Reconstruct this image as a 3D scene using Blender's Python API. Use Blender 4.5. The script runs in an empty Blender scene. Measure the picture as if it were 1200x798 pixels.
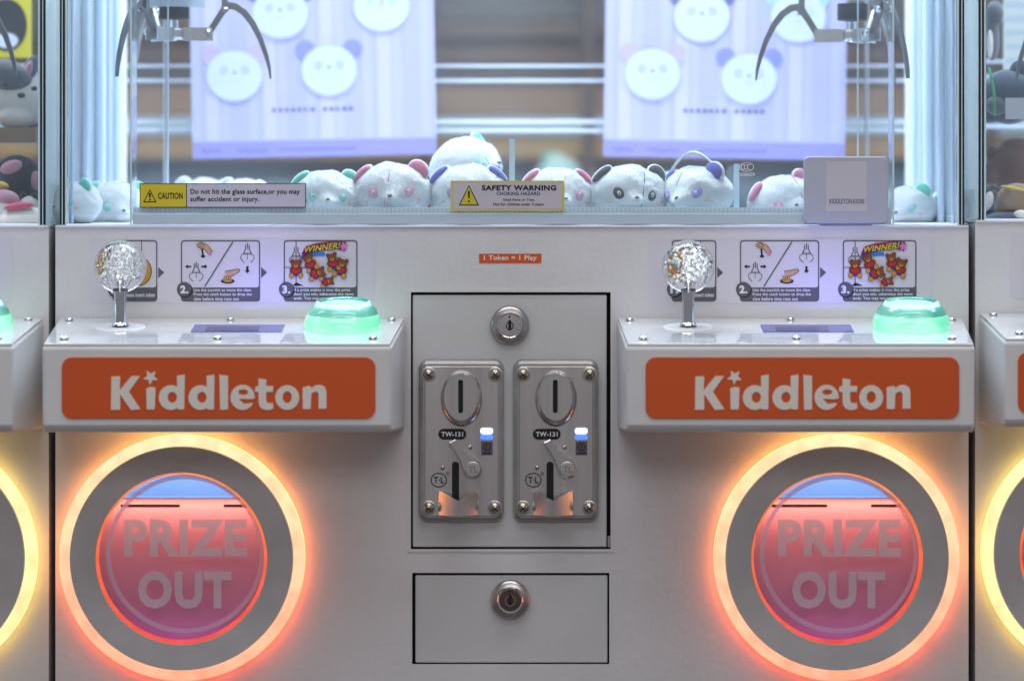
import bpy, bmesh, math, random
import numpy as np
from mathutils import Vector, Matrix
from mathutils.geometry import tessellate_polygon
random.seed(7)
C = bpy.context.scene.collection
S = 0.0007            # one unit below is 0.7 mm
D = 4100.0            # camera to machine front
ZC = 1387.0           # lens height above the floor
XC = 640.0
R = math.radians

# ---------------------------------------------------------------- camera
cam = bpy.data.objects.new('camera', bpy.data.cameras.new('camera')); C.objects.link(cam)
bpy.context.scene.camera = cam
cam.location = (0, -D*S, ZC*S); cam.rotation_euler = (R(90), 0, 0)
cam.data.sensor_width = 36; cam.data.lens = 36*D/1200
cam.data.shift_x = -(XC-600)/1200; cam.data.shift_y = -199/1200
cam.data.clip_start = 0.05; cam.data.clip_end = 100
cam.data.dof.use_dof = True; cam.data.dof.focus_distance = (D-20)*S; cam.data.dof.aperture_fstop = 3.3

# ---------------------------------------------------------------- world, lamps, exposure
sc = bpy.context.scene
w = bpy.data.worlds.new('World'); sc.world = w; w.use_nodes = True
w.node_tree.nodes['Background'].inputs[0].default_value = (0.62, 0.62, 0.68, 1)
w.node_tree.nodes['Background'].inputs[1].default_value = 0.31
sc.view_settings.view_transform = 'Standard'; sc.view_settings.look = 'None'
sc.view_settings.exposure = 0.0; sc.view_settings.gamma = 1
sc.cycles.max_bounces = 14; sc.cycles.transmission_bounces = 14; sc.cycles.transparent_max_bounces = 24
sc.cycles.caustics_reflective = False; sc.cycles.caustics_refractive = False
sc.cycles.sample_clamp_indirect = 6; sc.cycles.use_denoising = True

def area(name, loc, rot, sx, sy, col, power):
    l = bpy.data.lights.new(name, 'AREA'); l.shape = 'RECTANGLE'; l.size = sx; l.size_y = sy
    l.color = col; l.energy = power
    o = bpy.data.objects.new(name, l); C.objects.link(o); o.location = loc; o.rotation_euler = rot
    return o
# ceiling lamps of the arcade aisle, with added fill lights
area('ceiling_or_fill_lamp', (-0.9, -1.6, 2.9), (R(24), 0, 0), 1.6, 0.5, (0.82, 0.91, 1.0), 9)
area('ceiling_or_fill_lamp', (0.9, -1.7, 2.9), (R(24), 0, 0), 1.6, 0.5, (1.0, 0.93, 0.86), 7)
area('ceiling_or_fill_lamp', (0.0, -0.75, 2.95), (0, 0, 0), 2.2, 0.35, (0.93, 0.96, 1.0), 15)
area('ceiling_or_fill_lamp', (0.3, -5.2, 2.7), (R(62), 0, 0), 3.0, 1.0, (1.0, 0.95, 0.95), 35)  # added front fill behind the camera to brighten the lower panel
area('ceiling_or_fill_lamp', (0.0, 1.25, 2.9), (0, 0, 0), 2.4, 0.3, (1.0, 0.9, 0.8), 30)  # added fill to brighten the shelving behind the machine

# ---------------------------------------------------------------- materials
def lin(h):
    h = h.lstrip('#')
    return tuple(((int(h[i:i+2], 16)/255+0.055)/1.055)**2.4 if int(h[i:i+2], 16) > 10 else int(h[i:i+2], 16)/255/12.92 for i in (0, 2, 4)) + (1,)
def col4(c): return lin(c) if isinstance(c, str) else tuple(c)+(1,)
def mat(name, c, rough=0.5, metal=0.0, bump=0, bscale=300, var=0.0, vscale=20, coat=0, sheen=0, emit=None, es=0, trans=0, ior=1.5, alpha=1, stretch=None, spec=0.5, specks=0):
    m = bpy.data.materials.new(name); m.use_nodes = True; nt = m.node_tree; b = nt.nodes['Principled BSDF']
    b.inputs['Base Color'].default_value = col4(c); b.inputs['Roughness'].default_value = rough; b.inputs['Metallic'].default_value = metal
    b.inputs['Specular IOR Level'].default_value = spec
    if coat: b.inputs['Coat Weight'].default_value = coat; b.inputs['Coat Roughness'].default_value = 0.05
    if sheen: b.inputs['Sheen Weight'].default_value = sheen; b.inputs['Sheen Roughness'].default_value = 0.4
    if emit: b.inputs['Emission Color'].default_value = col4(emit); b.inputs['Emission Strength'].default_value = es
    if trans: b.inputs['Transmission Weight'].default_value = trans; b.inputs['IOR'].default_value = ior
    b.inputs['Alpha'].default_value = alpha
    if specks or bump or var:
        tc = nt.nodes.new('ShaderNodeTexCoord'); mp = nt.nodes.new('ShaderNodeMapping')
        nt.links.new(tc.outputs['Object'], mp.inputs[0])
        if stretch: mp.inputs['Scale'].default_value = stretch
    if bump:
        n = nt.nodes.new('ShaderNodeTexNoise'); n.inputs['Scale'].default_value = bscale; n.inputs['Detail'].default_value = 3
        nt.links.new(mp.outputs[0], n.inputs['Vector'])
        bp = nt.nodes.new('ShaderNodeBump'); bp.inputs['Strength'].default_value = bump; bp.inputs['Distance'].default_value = 0.002
        nt.links.new(n.outputs['Fac'], bp.inputs['Height']); nt.links.new(bp.outputs[0], b.inputs['Normal'])
    if var:
        n2 = nt.nodes.new('ShaderNodeTexNoise'); n2.inputs['Scale'].default_value = vscale; n2.inputs['Detail'].default_value = 5
        nt.links.new(mp.outputs[0], n2.inputs['Vector'])
        hs = nt.nodes.new('ShaderNodeMixRGB'); hs.blend_type = 'MULTIPLY'; hs.inputs[1].default_value = col4(c)
        rp = nt.nodes.new('ShaderNodeValToRGB'); rp.color_ramp.elements[0].position = 0.3; rp.color_ramp.elements[1].position = 0.7
        rp.color_ramp.elements[0].color = (1-var,)*3+(1,); rp.color_ramp.elements[1].color = (1, 1, 1, 1)
        nt.links.new(n2.outputs['Fac'], rp.inputs[0]); nt.links.new(rp.outputs[0], hs.inputs[2]); hs.inputs[0].default_value = 1
        out_ = hs.outputs[0]
        if specks:      # scuffs and specks of grime
            for sc_, lo_, st_ in ((170, 0.665, None), (26, 0.64, (1, 1, 9))):
                n3 = nt.nodes.new('ShaderNodeTexNoise'); n3.inputs['Scale'].default_value = sc_; n3.inputs['Detail'].default_value = 6; n3.inputs['Roughness'].default_value = 0.7
                m3 = nt.nodes.new('ShaderNodeMapping'); nt.links.new(tc.outputs['Object'], m3.inputs[0]); nt.links.new(m3.outputs[0], n3.inputs['Vector'])
                if st_: m3.inputs['Scale'].default_value = st_; m3.inputs['Rotation'].default_value = (0, 0.5, 0)
                r3 = nt.nodes.new('ShaderNodeMapRange'); r3.inputs['From Min'].default_value = lo_; r3.inputs['From Max'].default_value = lo_+0.06; r3.inputs['To Min'].default_value = 0; r3.inputs['To Max'].default_value = specks
                x3 = nt.nodes.new('ShaderNodeMixRGB'); x3.inputs[2].default_value = (0.30, 0.27, 0.25, 1); nt.links.new(n3.outputs['Fac'], r3.inputs[0]); nt.links.new(r3.outputs[0], x3.inputs[0]); nt.links.new(out_, x3.inputs[1]); out_ = x3.outputs[0]
        nt.links.new(out_, b.inputs['Base Color'])
        mr = nt.nodes.new('ShaderNodeMapRange'); mr.inputs['To Min'].default_value = rough*1.15; mr.inputs['To Max'].default_value = rough*0.8
        nt.links.new(n2.outputs['Fac'], mr.inputs[0]); nt.links.new(mr.outputs[0], b.inputs['Roughness'])
    return m
def glow(name, stops, strength):
    """emission whose colour runs from bottom to top of its own body, as on an addressable LED ring"""
    m = bpy.data.materials.new(name); m.use_nodes = True; nt = m.node_tree; nt.nodes.clear()
    o = nt.nodes.new('ShaderNodeOutputMaterial'); e = nt.nodes.new('ShaderNodeEmission'); e.inputs[1].default_value = strength
    tc = nt.nodes.new('ShaderNodeTexCoord'); sp = nt.nodes.new('ShaderNodeSeparateXYZ'); rp = nt.nodes.new('ShaderNodeValToRGB')
    nt.links.new(tc.outputs['Generated'], sp.inputs[0]); nt.links.new(sp.outputs['Z'], rp.inputs[0])
    cr = rp.color_ramp
    while len(cr.elements) < len(stops): cr.elements.new(0.5)
    for el, (p, c) in zip(cr.elements, stops): el.position = p; el.color = col4(c)
    n = nt.nodes.new('ShaderNodeTexNoise'); n.inputs['Scale'].default_value = 55; n.inputs['Detail'].default_value = 2; nt.links.new(tc.outputs['Object'], n.inputs['Vector'])
    mr = nt.nodes.new('ShaderNodeMapRange'); mr.inputs['From Min'].default_value = 0.35; mr.inputs['From Max'].default_value = 0.65; mr.inputs['To Min'].default_value = strength*0.86; mr.inputs['To Max'].default_value = strength*1.10
    nt.links.new(n.outputs['Fac'], mr.inputs[0]); nt.links.new(mr.outputs[0], e.inputs[1])
    nt.links.new(rp.outputs[0], e.inputs[0]); nt.links.new(e.outputs[0], o.inputs[0])
    return m
def thin_glass(name, tint, refl=0.05, dens=0.0):
    m = bpy.data.materials.new(name); m.use_nodes = True; nt = m.node_tree; nt.nodes.clear()
    o = nt.nodes.new('ShaderNodeOutputMaterial'); t = nt.nodes.new('ShaderNodeBsdfTransparent'); g = nt.nodes.new('ShaderNodeBsdfGlossy')
    t.inputs[0].default_value = col4(tint); g.inputs['Roughness'].default_value = 0.02
    lw = nt.nodes.new('ShaderNodeLayerWeight'); lw.inputs[0].default_value = 0.25
    mx = nt.nodes.new('ShaderNodeMixShader'); mr = nt.nodes.new('ShaderNodeMapRange')
    mr.inputs['To Min'].default_value = refl*0.5; mr.inputs['To Max'].default_value = min(0.9, refl*8)
    nt.links.new(lw.outputs['Facing'], mr.inputs[0]); nt.links.new(mr.outputs[0], mx.inputs[0])
    nt.links.new(t.outputs[0], mx.inputs[1]); nt.links.new(g.outputs[0], mx.inputs[2])
    out = mx
    if dens:
        d = nt.nodes.new('ShaderNodeBsdfDiffuse'); d.inputs[0].default_value = (0.8, 0.9, 0.95, 1); m2 = nt.nodes.new('ShaderNodeMixShader')
        m2.inputs[0].default_value = dens; nt.links.new(mx.outputs[0], m2.inputs[1]); nt.links.new(d.outputs[0], m2.inputs[2]); out = m2
    nt.links.new(out.outputs[0], o.inputs[0])
    return m

M = {}
M['paint'] = mat('white_powder_coat', '#e6e4e6', 0.34, bump=0.17, bscale=190, var=0.10, vscale=11, specks=0.30)
M['door'] = mat('door_paint', '#d9d8d9', 0.42, bump=0.08, bscale=220, var=0.08, vscale=14, specks=0.25)
M['boxpaint'] = mat('box_paint', '#e4e3e3', 0.35, bump=0.08, bscale=260, var=0.07, vscale=16, specks=0.22)
M['plate'] = mat('white_acrylic_top', '#eeeef0', 0.06, coat=1.0, var=0.02, vscale=12)
M['ring_plate'] = mat('grey_ring_plate', '#d4d1d3', 0.42, bump=0.12, bscale=60, var=0.13, vscale=30)
M['black'] = mat('black_rubber', '#08080a', 0.5)
M['dark'] = mat('dark_recess', '#0e0d10', 0.8)
M['chrome'] = mat('chrome', (0.82, 0.82, 0.84), 0.08, 1.0)
M['steel'] = mat('stainless_steel', (0.74, 0.72, 0.70), 0.28, 1.0, bump=0.05, bscale=120, stretch=(1, 1, 0.05), var=0.2, vscale=60)
M['brushed'] = mat('brushed_steel', (0.74, 0.70, 0.68), 0.36, 1.0, bump=0.10, bscale=900, stretch=(1, 1, 0.02), var=0.3, vscale=60)
M['bezel'] = mat('cast_bezel', (0.62, 0.59, 0.57), 0.3, 1.0, var=0.2, vscale=40)
M['screw'] = mat('screw_steel', (0.5, 0.44, 0.36), 0.22, 1.0)
M['clawsteel'] = mat('claw_steel', (0.22, 0.215, 0.21), 0.36, 1.0, var=0.25, vscale=30)  # base darkened to carry the backlit look of the fingers
M['orange'] = mat('orange_vinyl', '#dd5a20', 0.4, var=0.04, vscale=8)
M['cream'] = mat('cream_vinyl', '#f0e8de', 0.45)
M['ink'] = mat('black_ink', '#0c0c10', 0.6)
M['yellow'] = mat('warning_yellow', '#d9c22c', 0.5)
M['border'] = mat('pale_yellow_border', '#d8c870', 0.5)
M['labelwhite'] = mat('label_silver_white', '#cbc6d0', 0.5)
M['whiteink'] = mat('white_ink', '#e8e8ec', 0.5)
M['greyink'] = mat('grey_ink', '#5f5c64', 0.55)
M['greyshade'] = mat('pale_grey_ink', '#8b8992', 0.55)
M['backing'] = mat('sticker_film', '#ddd9e0', 0.5)
M['skin'] = mat('tan_ink', '#cfa57c', 0.55)
M['gold'] = mat('gold_ink', '#c9952a', 0.5)
M['brown'] = mat('brown_ink', '#8a4426', 0.55)
M['red'] = mat('red_ink', '#c02424', 0.55)
M['blue'] = mat('blue_ink', '#2a2f9a', 0.55)
M['sky'] = mat('light_blue_ink', '#3a80cc', 0.55)
M['magenta'] = mat('magenta_ink', '#7a1f6e', 0.55)
M['pinkink'] = mat('pink_ink', '#d884b4', 0.55)
M['glass'] = thin_glass('window_glass', (0.95, 0.98, 0.99), 0.05)
def hazed(m, lo, hi):  # translucent film mixed in to wash out the view with haze
    nt = m.node_tree; o = nt.nodes['Material Output'] if 'Material Output' in nt.nodes else [n for n in nt.nodes if n.type == 'OUTPUT_MATERIAL'][0]
    src = o.inputs[0].links[0].from_socket; t = nt.nodes.new('ShaderNodeBsdfTranslucent'); t.inputs[0].default_value = (0.86, 0.91, 0.97, 1)
    tc = nt.nodes.new('ShaderNodeTexCoord'); n = nt.nodes.new('ShaderNodeTexNoise'); n.inputs['Scale'].default_value = 7; n.inputs['Detail'].default_value = 4
    nt.links.new(tc.outputs['Object'], n.inputs['Vector']); mr = nt.nodes.new('ShaderNodeMapRange'); mr.inputs['From Min'].default_value = 0.3; mr.inputs['From Max'].default_value = 0.7
    mr.inputs['To Min'].default_value = lo; mr.inputs['To Max'].default_value = hi; nt.links.new(n.outputs['Fac'], mr.inputs[0])
    mx = nt.nodes.new('ShaderNodeMixShader'); nt.links.new(mr.outputs[0], mx.inputs[0]); nt.links.new(src, mx.inputs[1]); nt.links.new(t.outputs[0], mx.inputs[2]); nt.links.new(mx.outputs[0], o.inputs[0])
    return m
M['window'] = hazed(thin_glass('front_window_glass', (0.95, 0.98, 0.99), 0.06), 0.022, 0.055)
M['acrylic'] = thin_glass('clear_acrylic', (0.90, 0.96, 0.98), 0.10, 0.06)
M['edge'] = mat('acrylic_edge', '#d4eef6', 0.15, emit='#bfe4f4', es=0.0, coat=1)
M['rail'] = mat('pale_rail', '#c9d0dc', 0.4)
M['post'] = mat('glass_edge_strip', '#9fc2c8', 0.12, coat=1)
M['bar'] = mat('bluish_plastic_bar', '#c3d2e2', 0.3, coat=0.3)
M['inner'] = mat('side_wall_streaks', '#d5e4f4', 0.22, var=0.10, vscale=25, stretch=(1, 14, 0.15), coat=0.6)  # vertical tone streaks painted in for reflections on the side walls
M['innertr'] = mat('opal_side_panel', '#d5e4f4', 0.3, coat=0.6)
nt_ = M['innertr'].node_tree; tl_ = nt_.nodes.new('ShaderNodeBsdfTranslucent'); tl_.inputs[0].default_value = (0.95, 0.95, 0.92, 1); mx_ = nt_.nodes.new('ShaderNodeMixShader'); mx_.inputs[0].default_value = 0.62
nt_.links.new(nt_.nodes['Principled BSDF'].outputs[0], mx_.inputs[1]); nt_.links.new(tl_.outputs[0], mx_.inputs[2]); nt_.links.new(mx_.outputs[0], nt_.nodes['Material Output'].inputs[0])
M['innerfloor'] = mat('inner_floor', '#dfe8f0', 0.4)
M['ball'] = mat('clear_resin', (1, 1, 1), 0.0, trans=1, ior=1.42)
M['bubble'] = mat('trapped_bubble', (1, 1, 1), 0.1, 0.15, coat=1)
M['led'] = mat('white_led', (1, 1, 1), 0.5, emit=(0.85, 0.93, 1.0), es=9)
M['coolglow'] = mat('cool_glow', (1, 1, 1), 0.5, emit=(0.74, 0.87, 1.0), es=0.36)
M['display'] = mat('lcd_glass', '#202452', 0.12, emit=(0.16, 0.17, 0.62), es=0.36)
M['displaydark'] = mat('lcd_digits', '#15183a', 0.2, emit=(0.16, 0.17, 0.62), es=0.15)
M['blue_led'] = mat('blue_led', (0.1, 0.2, 1), 0.3, emit=(0.06, 0.16, 1.0), es=1.6)
M['pale_led'] = mat('pale_blue_led', (0.6, 0.7, 1), 0.3, emit=(0.55, 0.68, 1.0), es=1.5)
M['frost'] = mat('frosted_lavender_print', '#efe6f4', 0.6, alpha=0.74)
M['frostring'] = mat('frosted_ring_print', '#dcd2f2', 0.6, alpha=0.7)
for nm_, cc_ in (('frost', (0.85, 0.80, 0.92, 1)), ('frostring', (0.80, 0.74, 0.95, 1))):
    nt_ = M[nm_].node_tree; b_ = nt_.nodes['Principled BSDF']; b_.inputs['Alpha'].default_value = 1
    tl_ = nt_.nodes.new('ShaderNodeBsdfTranslucent'); tl_.inputs[0].default_value = cc_; mx_ = nt_.nodes.new('ShaderNodeMixShader'); mx_.inputs[0].default_value = 0.12
    tr_ = nt_.nodes.new('ShaderNodeBsdfTransparent'); m2_ = nt_.nodes.new('ShaderNodeMixShader'); m2_.inputs[0].default_value = 0.86 if nm_ == 'frost' else 0.78
    nt_.links.new(b_.outputs[0], mx_.inputs[1]); nt_.links.new(tl_.outputs[0], mx_.inputs[2]); nt_.links.new(tr_.outputs[0], m2_.inputs[1]); nt_.links.new(mx_.outputs[0], m2_.inputs[2]); nt_.links.new(m2_.outputs[0], nt_.nodes['Material Output'].inputs[0])
M['flap'] = mat('prize_flap', '#dc9cbc', 0.5, var=0.04)
M['chute'] = mat('prize_chute_board', '#dfe6f0', 0.5, var=0.04)
M['card'] = mat('card_plastic', '#b7b9c6', 0.3, coat=0.4)
M['cardpaper'] = mat('card_paper', '#c6c2c6', 0.6)
M['cardink'] = mat('card_ink', '#2c2a5e', 0.6)
WARM = [(0.0, (1.0, 0.115, 0.05)), (0.30, (1.0, 0.15, 0.05)), (0.62, (1.0, 0.26, 0.07)), (1.0, (1.0, 0.41, 0.085))]
WARMF = [(0.0, (1.0, 0.40, 0.25)), (0.35, (1.0, 0.50, 0.30)), (0.7, (1.0, 0.64, 0.36)), (1.0, (1.0, 0.76, 0.42))]
M['ledring'] = glow('warm_led_ring_side', WARM, 4.6)
M['ledface'] = glow('warm_led_ring_face', WARMF, 1.25)
YEL = [(0.0, (1.0, 0.62, 0.10)), (1.0, (1.0, 0.70, 0.13))]
YELF = [(0.0, (1.0, 0.80, 0.36)), (1.0, (1.0, 0.86, 0.42))]
M['ledring_y'] = glow('yellow_led_ring_side', YEL, 3.2)
M['ledface_y'] = glow('yellow_led_ring_face', YELF, 1.25)
M['rim'] = glow('inner_rim_glow', [(0.0, (1.0, 0.10, 0.08)), (0.5, (1.0, 0.16, 0.07)), (1.0, (1.0, 0.30, 0.10))], 0.95)  # emission stands in for orange light falling on the rim wall
def button_mat():
    m = mat('green_button_dome', '#7fe0b0', 0.15, coat=1); nt = m.node_tree; b = nt.nodes['Principled BSDF']
    tc = nt.nodes.new('ShaderNodeTexCoord'); n = nt.nodes.new('ShaderNodeTexNoise'); n.inputs['Scale'].default_value = 34; n.inputs['Detail'].default_value = 0
    nt.links.new(tc.outputs['Object'], n.inputs['Vector'])
    rp = nt.nodes.new('ShaderNodeValToRGB'); e = rp.color_ramp.elements
    e[0].position = 0.36; e[0].color = (0.05, 0.44, 0.27, 1); e[1].position = 0.64; e[1].color = (0.42, 1.0, 0.60, 1)
    nt.links.new(n.outputs['Fac'], rp.inputs[0]); nt.links.new(rp.outputs[0], b.inputs['Emission Color']); b.inputs['Emission Strength'].default_value = 0.75
    return m
M['button'] = button_mat()
M['buttoncap'] = mat('clear_blue_cap', (0.55, 0.85, 1.0), 0.03, trans=0.9, ior=1.45)
M['buttonled'] = mat('blue_button_led', (0.3, 0.6, 1), 0.4, emit=(0.45, 0.72, 1.0), es=2.4)

# ---------------------------------------------------------------- mesh helpers
class MB:
    def __init__(s): s.v = []; s.f = []; s.m = []; s.s = []
    def add(s, vs, fs, m=0, sm=False):
        o = len(s.v); s.v += [tuple(p) for p in vs]
        for f in fs: s.f.append(tuple(i+o for i in f)); s.m.append(m); s.s.append(sm)
        return s
    def box(s, x0, x1, y0, y1, z0, z1, m=0):
        v = [(x, y, z) for x in (x0, x1) for y in (y0, y1) for z in (z0, z1)]
        return s.add(v, [(0,1,3,2),(4,6,7,5),(0,4,5,1),(2,3,7,6),(0,2,6,4),(1,5,7,3)], m)
    def hexa(s, v, m=0): return s.add(v, [(0,1,2,3),(7,6,5,4),(0,4,5,1),(1,5,6,2),(2,6,7,3),(3,7,4,0)], m)
    def loft(s, loops, cap0=True, cap1=True, m=0, sm=True, closed=True):
        n = len(loops[0]); v = [p for l in loops for p in l]; f = []
        for i in range(len(loops)-1):
            for j in range(n if closed else n-1):
                k = (j+1) % n; f.append((i*n+j, i*n+k, (i+1)*n+k, (i+1)*n+j))
        s.add(v, f, m, sm)
        if cap0: s.add(loops[0], [tuple(range(n))], m)
        if cap1: s.add(loops[-1], [tuple(range(n))], m)
        return s
    def plate(s, loops, y0, y1=None, m=0):
        vs = [Vector((x, z, 0)) for l in loops for (x, z) in l]
        tr = tessellate_polygon([[Vector((x, z, 0)) for (x, z) in l] for l in loops])
        s.add([(p.x, y0, p.y) for p in vs], [tuple(t) for t in tr], m)
        if y1 is not None:
            s.add([(p.x, y1, p.y) for p in vs], [tuple(t) for t in tr], m)
            for l in loops:
                n = len(l); s.add([(x, y0, z) for x, z in l]+[(x, y1, z) for x, z in l], [(i, (i+1) % n, (i+1) % n+n, i+n) for i in range(n)], m)
        return s
    def lathe(s, prof, c=(0,0,0), axis='z', n=32, m=0, sm=True):
        loops = []
        for r, h in prof:
            l = []
            for i in range(n):
                a = 2*math.pi*i/n; u, v = max(r, 1e-3)*math.cos(a), max(r, 1e-3)*math.sin(a)
                p = {'z': (u, v, h), 'y': (u, h, v), 'x': (h, u, v)}[axis]; l.append((c[0]+p[0], c[1]+p[1], c[2]+p[2]))
            loops.append(l)
        return s.loft(loops, True, True, m, sm)
    def tube(s, path, r, n=8, m=0, caps=True):
        pts = [Vector(p) for p in path]; loops = []; up = None
        for i, p in enumerate(pts):
            t = (pts[min(i+1, len(pts)-1)]-pts[max(i-1, 0)]).normalized()
            if up is None: up = t.orthogonal().normalized()
            up = (up - t*up.dot(t)).normalized(); b = t.cross(up)
            rr = r[i] if isinstance(r, (list, tuple)) else r
            loops.append([tuple(p+up*math.cos(2*math.pi*j/n)*rr+b*math.sin(2*math.pi*j/n)*rr) for j in range(n)])
        return s.loft(loops, caps, caps, m)
    def ell(s, c, r, n=20, k=12, m=0, rot=None):
        loops = []
        for i in range(k+1):
            t = math.pi*(0.004+0.992*i/k); l = []
            for j in range(n):
                a = 2*math.pi*j/n; p = Vector((r[0]*math.sin(t)*math.cos(a), r[1]*math.sin(t)*math.sin(a), r[2]*math.cos(t)))
                if rot: p = rot @ p
                l.append((c[0]+p.x, c[1]+p.y, c[2]+p.z))
            loops.append(l)
        return s.loft(loops, True, True, m)
    def text(s, st, x0, x1, z0, z1, y, bold=0.0, m=0, shear=0.0, thick=None):
        v, f = text_mesh(st, bold, shear)
        a = np.array(v); mn = a.min(0); mx = a.max(0)
        q = [(x0+(p[0]-mn[0])/(mx[0]-mn[0])*(x1-x0), y, z0+(p[1]-mn[1])/(mx[1]-mn[1])*(z1-z0)) for p in v]
        return s.add(q, f, m)
    def mesh(s, name, mats):
        me = bpy.data.meshes.new(name)
        me.from_pydata([(x*S, y*S, z*S) for x, y, z in s.v], [], s.f)
        for mm in (mats if isinstance(mats, (list, tuple)) else [mats]): me.materials.append(M[mm] if isinstance(mm, str) else mm)
        me.polygons.foreach_set('material_index', s.m); me.polygons.foreach_set('use_smooth', s.s)
        bm = bmesh.new(); bm.from_mesh(me); bmesh.ops.remove_doubles(bm, verts=bm.verts, dist=1e-6)
        bmesh.ops.recalc_face_normals(bm, faces=bm.faces)
        for e in bm.edges:
            if len(e.link_faces) == 2 and e.calc_face_angle(0) > 0.72: e.smooth = False
        bm.to_mesh(me); bm.free()
        return me
    def build(s, name, mats, parent=None, bevel=0, label=None, seg=2, sub=0, kind=None):
        o = bpy.data.objects.new(name, s.mesh(name, mats)); C.objects.link(o)
        if bevel:
            b = o.modifiers.new('bevel', 'BEVEL'); b.width = bevel*S; b.segments = seg; b.limit_method = 'ANGLE'; b.angle_limit = R(35)
            b.harden_normals = False
        if sub:
            u = o.modifiers.new('sub', 'SUBSURF'); u.levels = sub; u.render_levels = sub
        if label: o['label'] = label
        if kind: o['kind'] = kind
        join(o, parent)
        return o
def join(o, parent):
    if parent is None: return
    o.parent = parent
    if parent.type == 'EMPTY': o.matrix_parent_inverse = Matrix.Translation(-Vector(parent['base']))
_tc = {}
def text_mesh(st, bold, shear):
    k = (st, bold, shear)
    if k not in _tc:
        cu = bpy.data.curves.new('lettering', 'FONT'); cu.body = st; cu.size = 1; cu.offset = bold; cu.shear = shear; cu.space_character = 1+bold*2.2; cu.resolution_u = 3
        o = bpy.data.objects.new('lettering', cu); C.objects.link(o); bpy.context.view_layer.update()
        me = o.evaluated_get(bpy.context.evaluated_depsgraph_get()).to_mesh()
        _tc[k] = ([tuple(v.co) for v in me.vertices], [tuple(p.vertices) for p in me.polygons])
        bpy.data.objects.remove(o); bpy.data.curves.remove(cu)
    return _tc[k]
def circ(cx, cz, r, n=64, rz=None, a0=0, a1=None, rot=0):
    rz = rz or r; out = []
    for i in range(n):
        a = 2*math.pi*i/n; x, z = r*math.cos(a), rz*math.sin(a)
        out.append((cx+x*math.cos(rot)-z*math.sin(rot), cz+x*math.sin(rot)+z*math.cos(rot)))
    return out
def rrect(x0, x1, z0, z1, r, n=6, ins=0):
    x0 += ins; x1 -= ins; z0 += ins; z1 -= ins; r = max(r-ins, 0.4); o = []
    for cx, cz, a in ((x1-r, z1-r, 0), (x0+r, z1-r, 90), (x0+r, z0+r, 180), (x1-r, z0+r, 270)):
        for i in range(n+1): t = R(a+90*i/n); o.append((cx+r*math.cos(t), cz+r*math.sin(t)))
    return o
def at(l, y): return [(x, y, z) for x, z in l]
def bevplate(mb, fn, y0, y1, b, m=0):     # rounded front edge: fn(inset) gives the outline
    return mb.loft([at(fn(0), y1), at(fn(0), y0+b), at(fn(b*0.3), y0+b*0.3), at(fn(b), y0)], True, True, m, False)
def star(cx, cz, r0, r1, rot=0, n=5):
    return [(cx+(r0 if i % 2 == 0 else r1)*math.cos(R(90+rot)+math.pi*i/n), cz+(r0 if i % 2 == 0 else r1)*math.sin(R(90+rot)+math.pi*i/n)) for i in range(2*n)]
def line(x0, z0, x1, z1, w):
    dx, dz = x1-x0, z1-z0; L = math.hypot(dx, dz); nx, nz = -dz/L*w/2, dx/L*w/2
    return [(x0+nx, z0+nz), (x1+nx, z1+nz), (x1-nx, z1-nz), (x0-nx, z0-nz)]
def polyline(pts, w):
    a, b = [], []; n = len(pts)
    for i, (x, z) in enumerate(pts):
        p, q = pts[max(i-1, 0)], pts[min(i+1, n-1)]; dx, dz = q[0]-p[0], q[1]-p[1]; L = math.hypot(dx, dz) or 1
        ww = w[i] if isinstance(w, (list, tuple)) else w
        a.append((x-dz/L*ww/2, z+dx/L*ww/2)); b.append((x+dz/L*ww/2, z-dx/L*ww/2))
    return a+b[::-1]
def X(px): return px-XC
def Z(py): return ZC-(py-200)
def P(px, py, y): k = (D+y)/D; return ((px-XC)*k, y, ZC-(py-200)*k)      # pixel measured in the photo -> point at its real depth
def empty(name, base, label=None, cat=None, group=None):
    o = bpy.data.objects.new(name, None); C.objects.link(o); o.empty_display_size = 0.05
    b = (base[0]*S, base[1]*S, base[2]*S); o.location = b; o['base'] = b
    if label: o['label'] = label
    if cat: o['category'] = cat
    if group: o['group'] = group
    return o
def tag(o, label, cat, group=None):
    o['label'] = label; o['category'] = cat
    if group: o['group'] = group
    return o
def copy_tree(o, parent=None):
    c = o.copy(); C.objects.link(c)
    if parent is not None: c.parent = parent
    for ch in list(o.children): copy_tree(ch, c)
    return c

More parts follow.
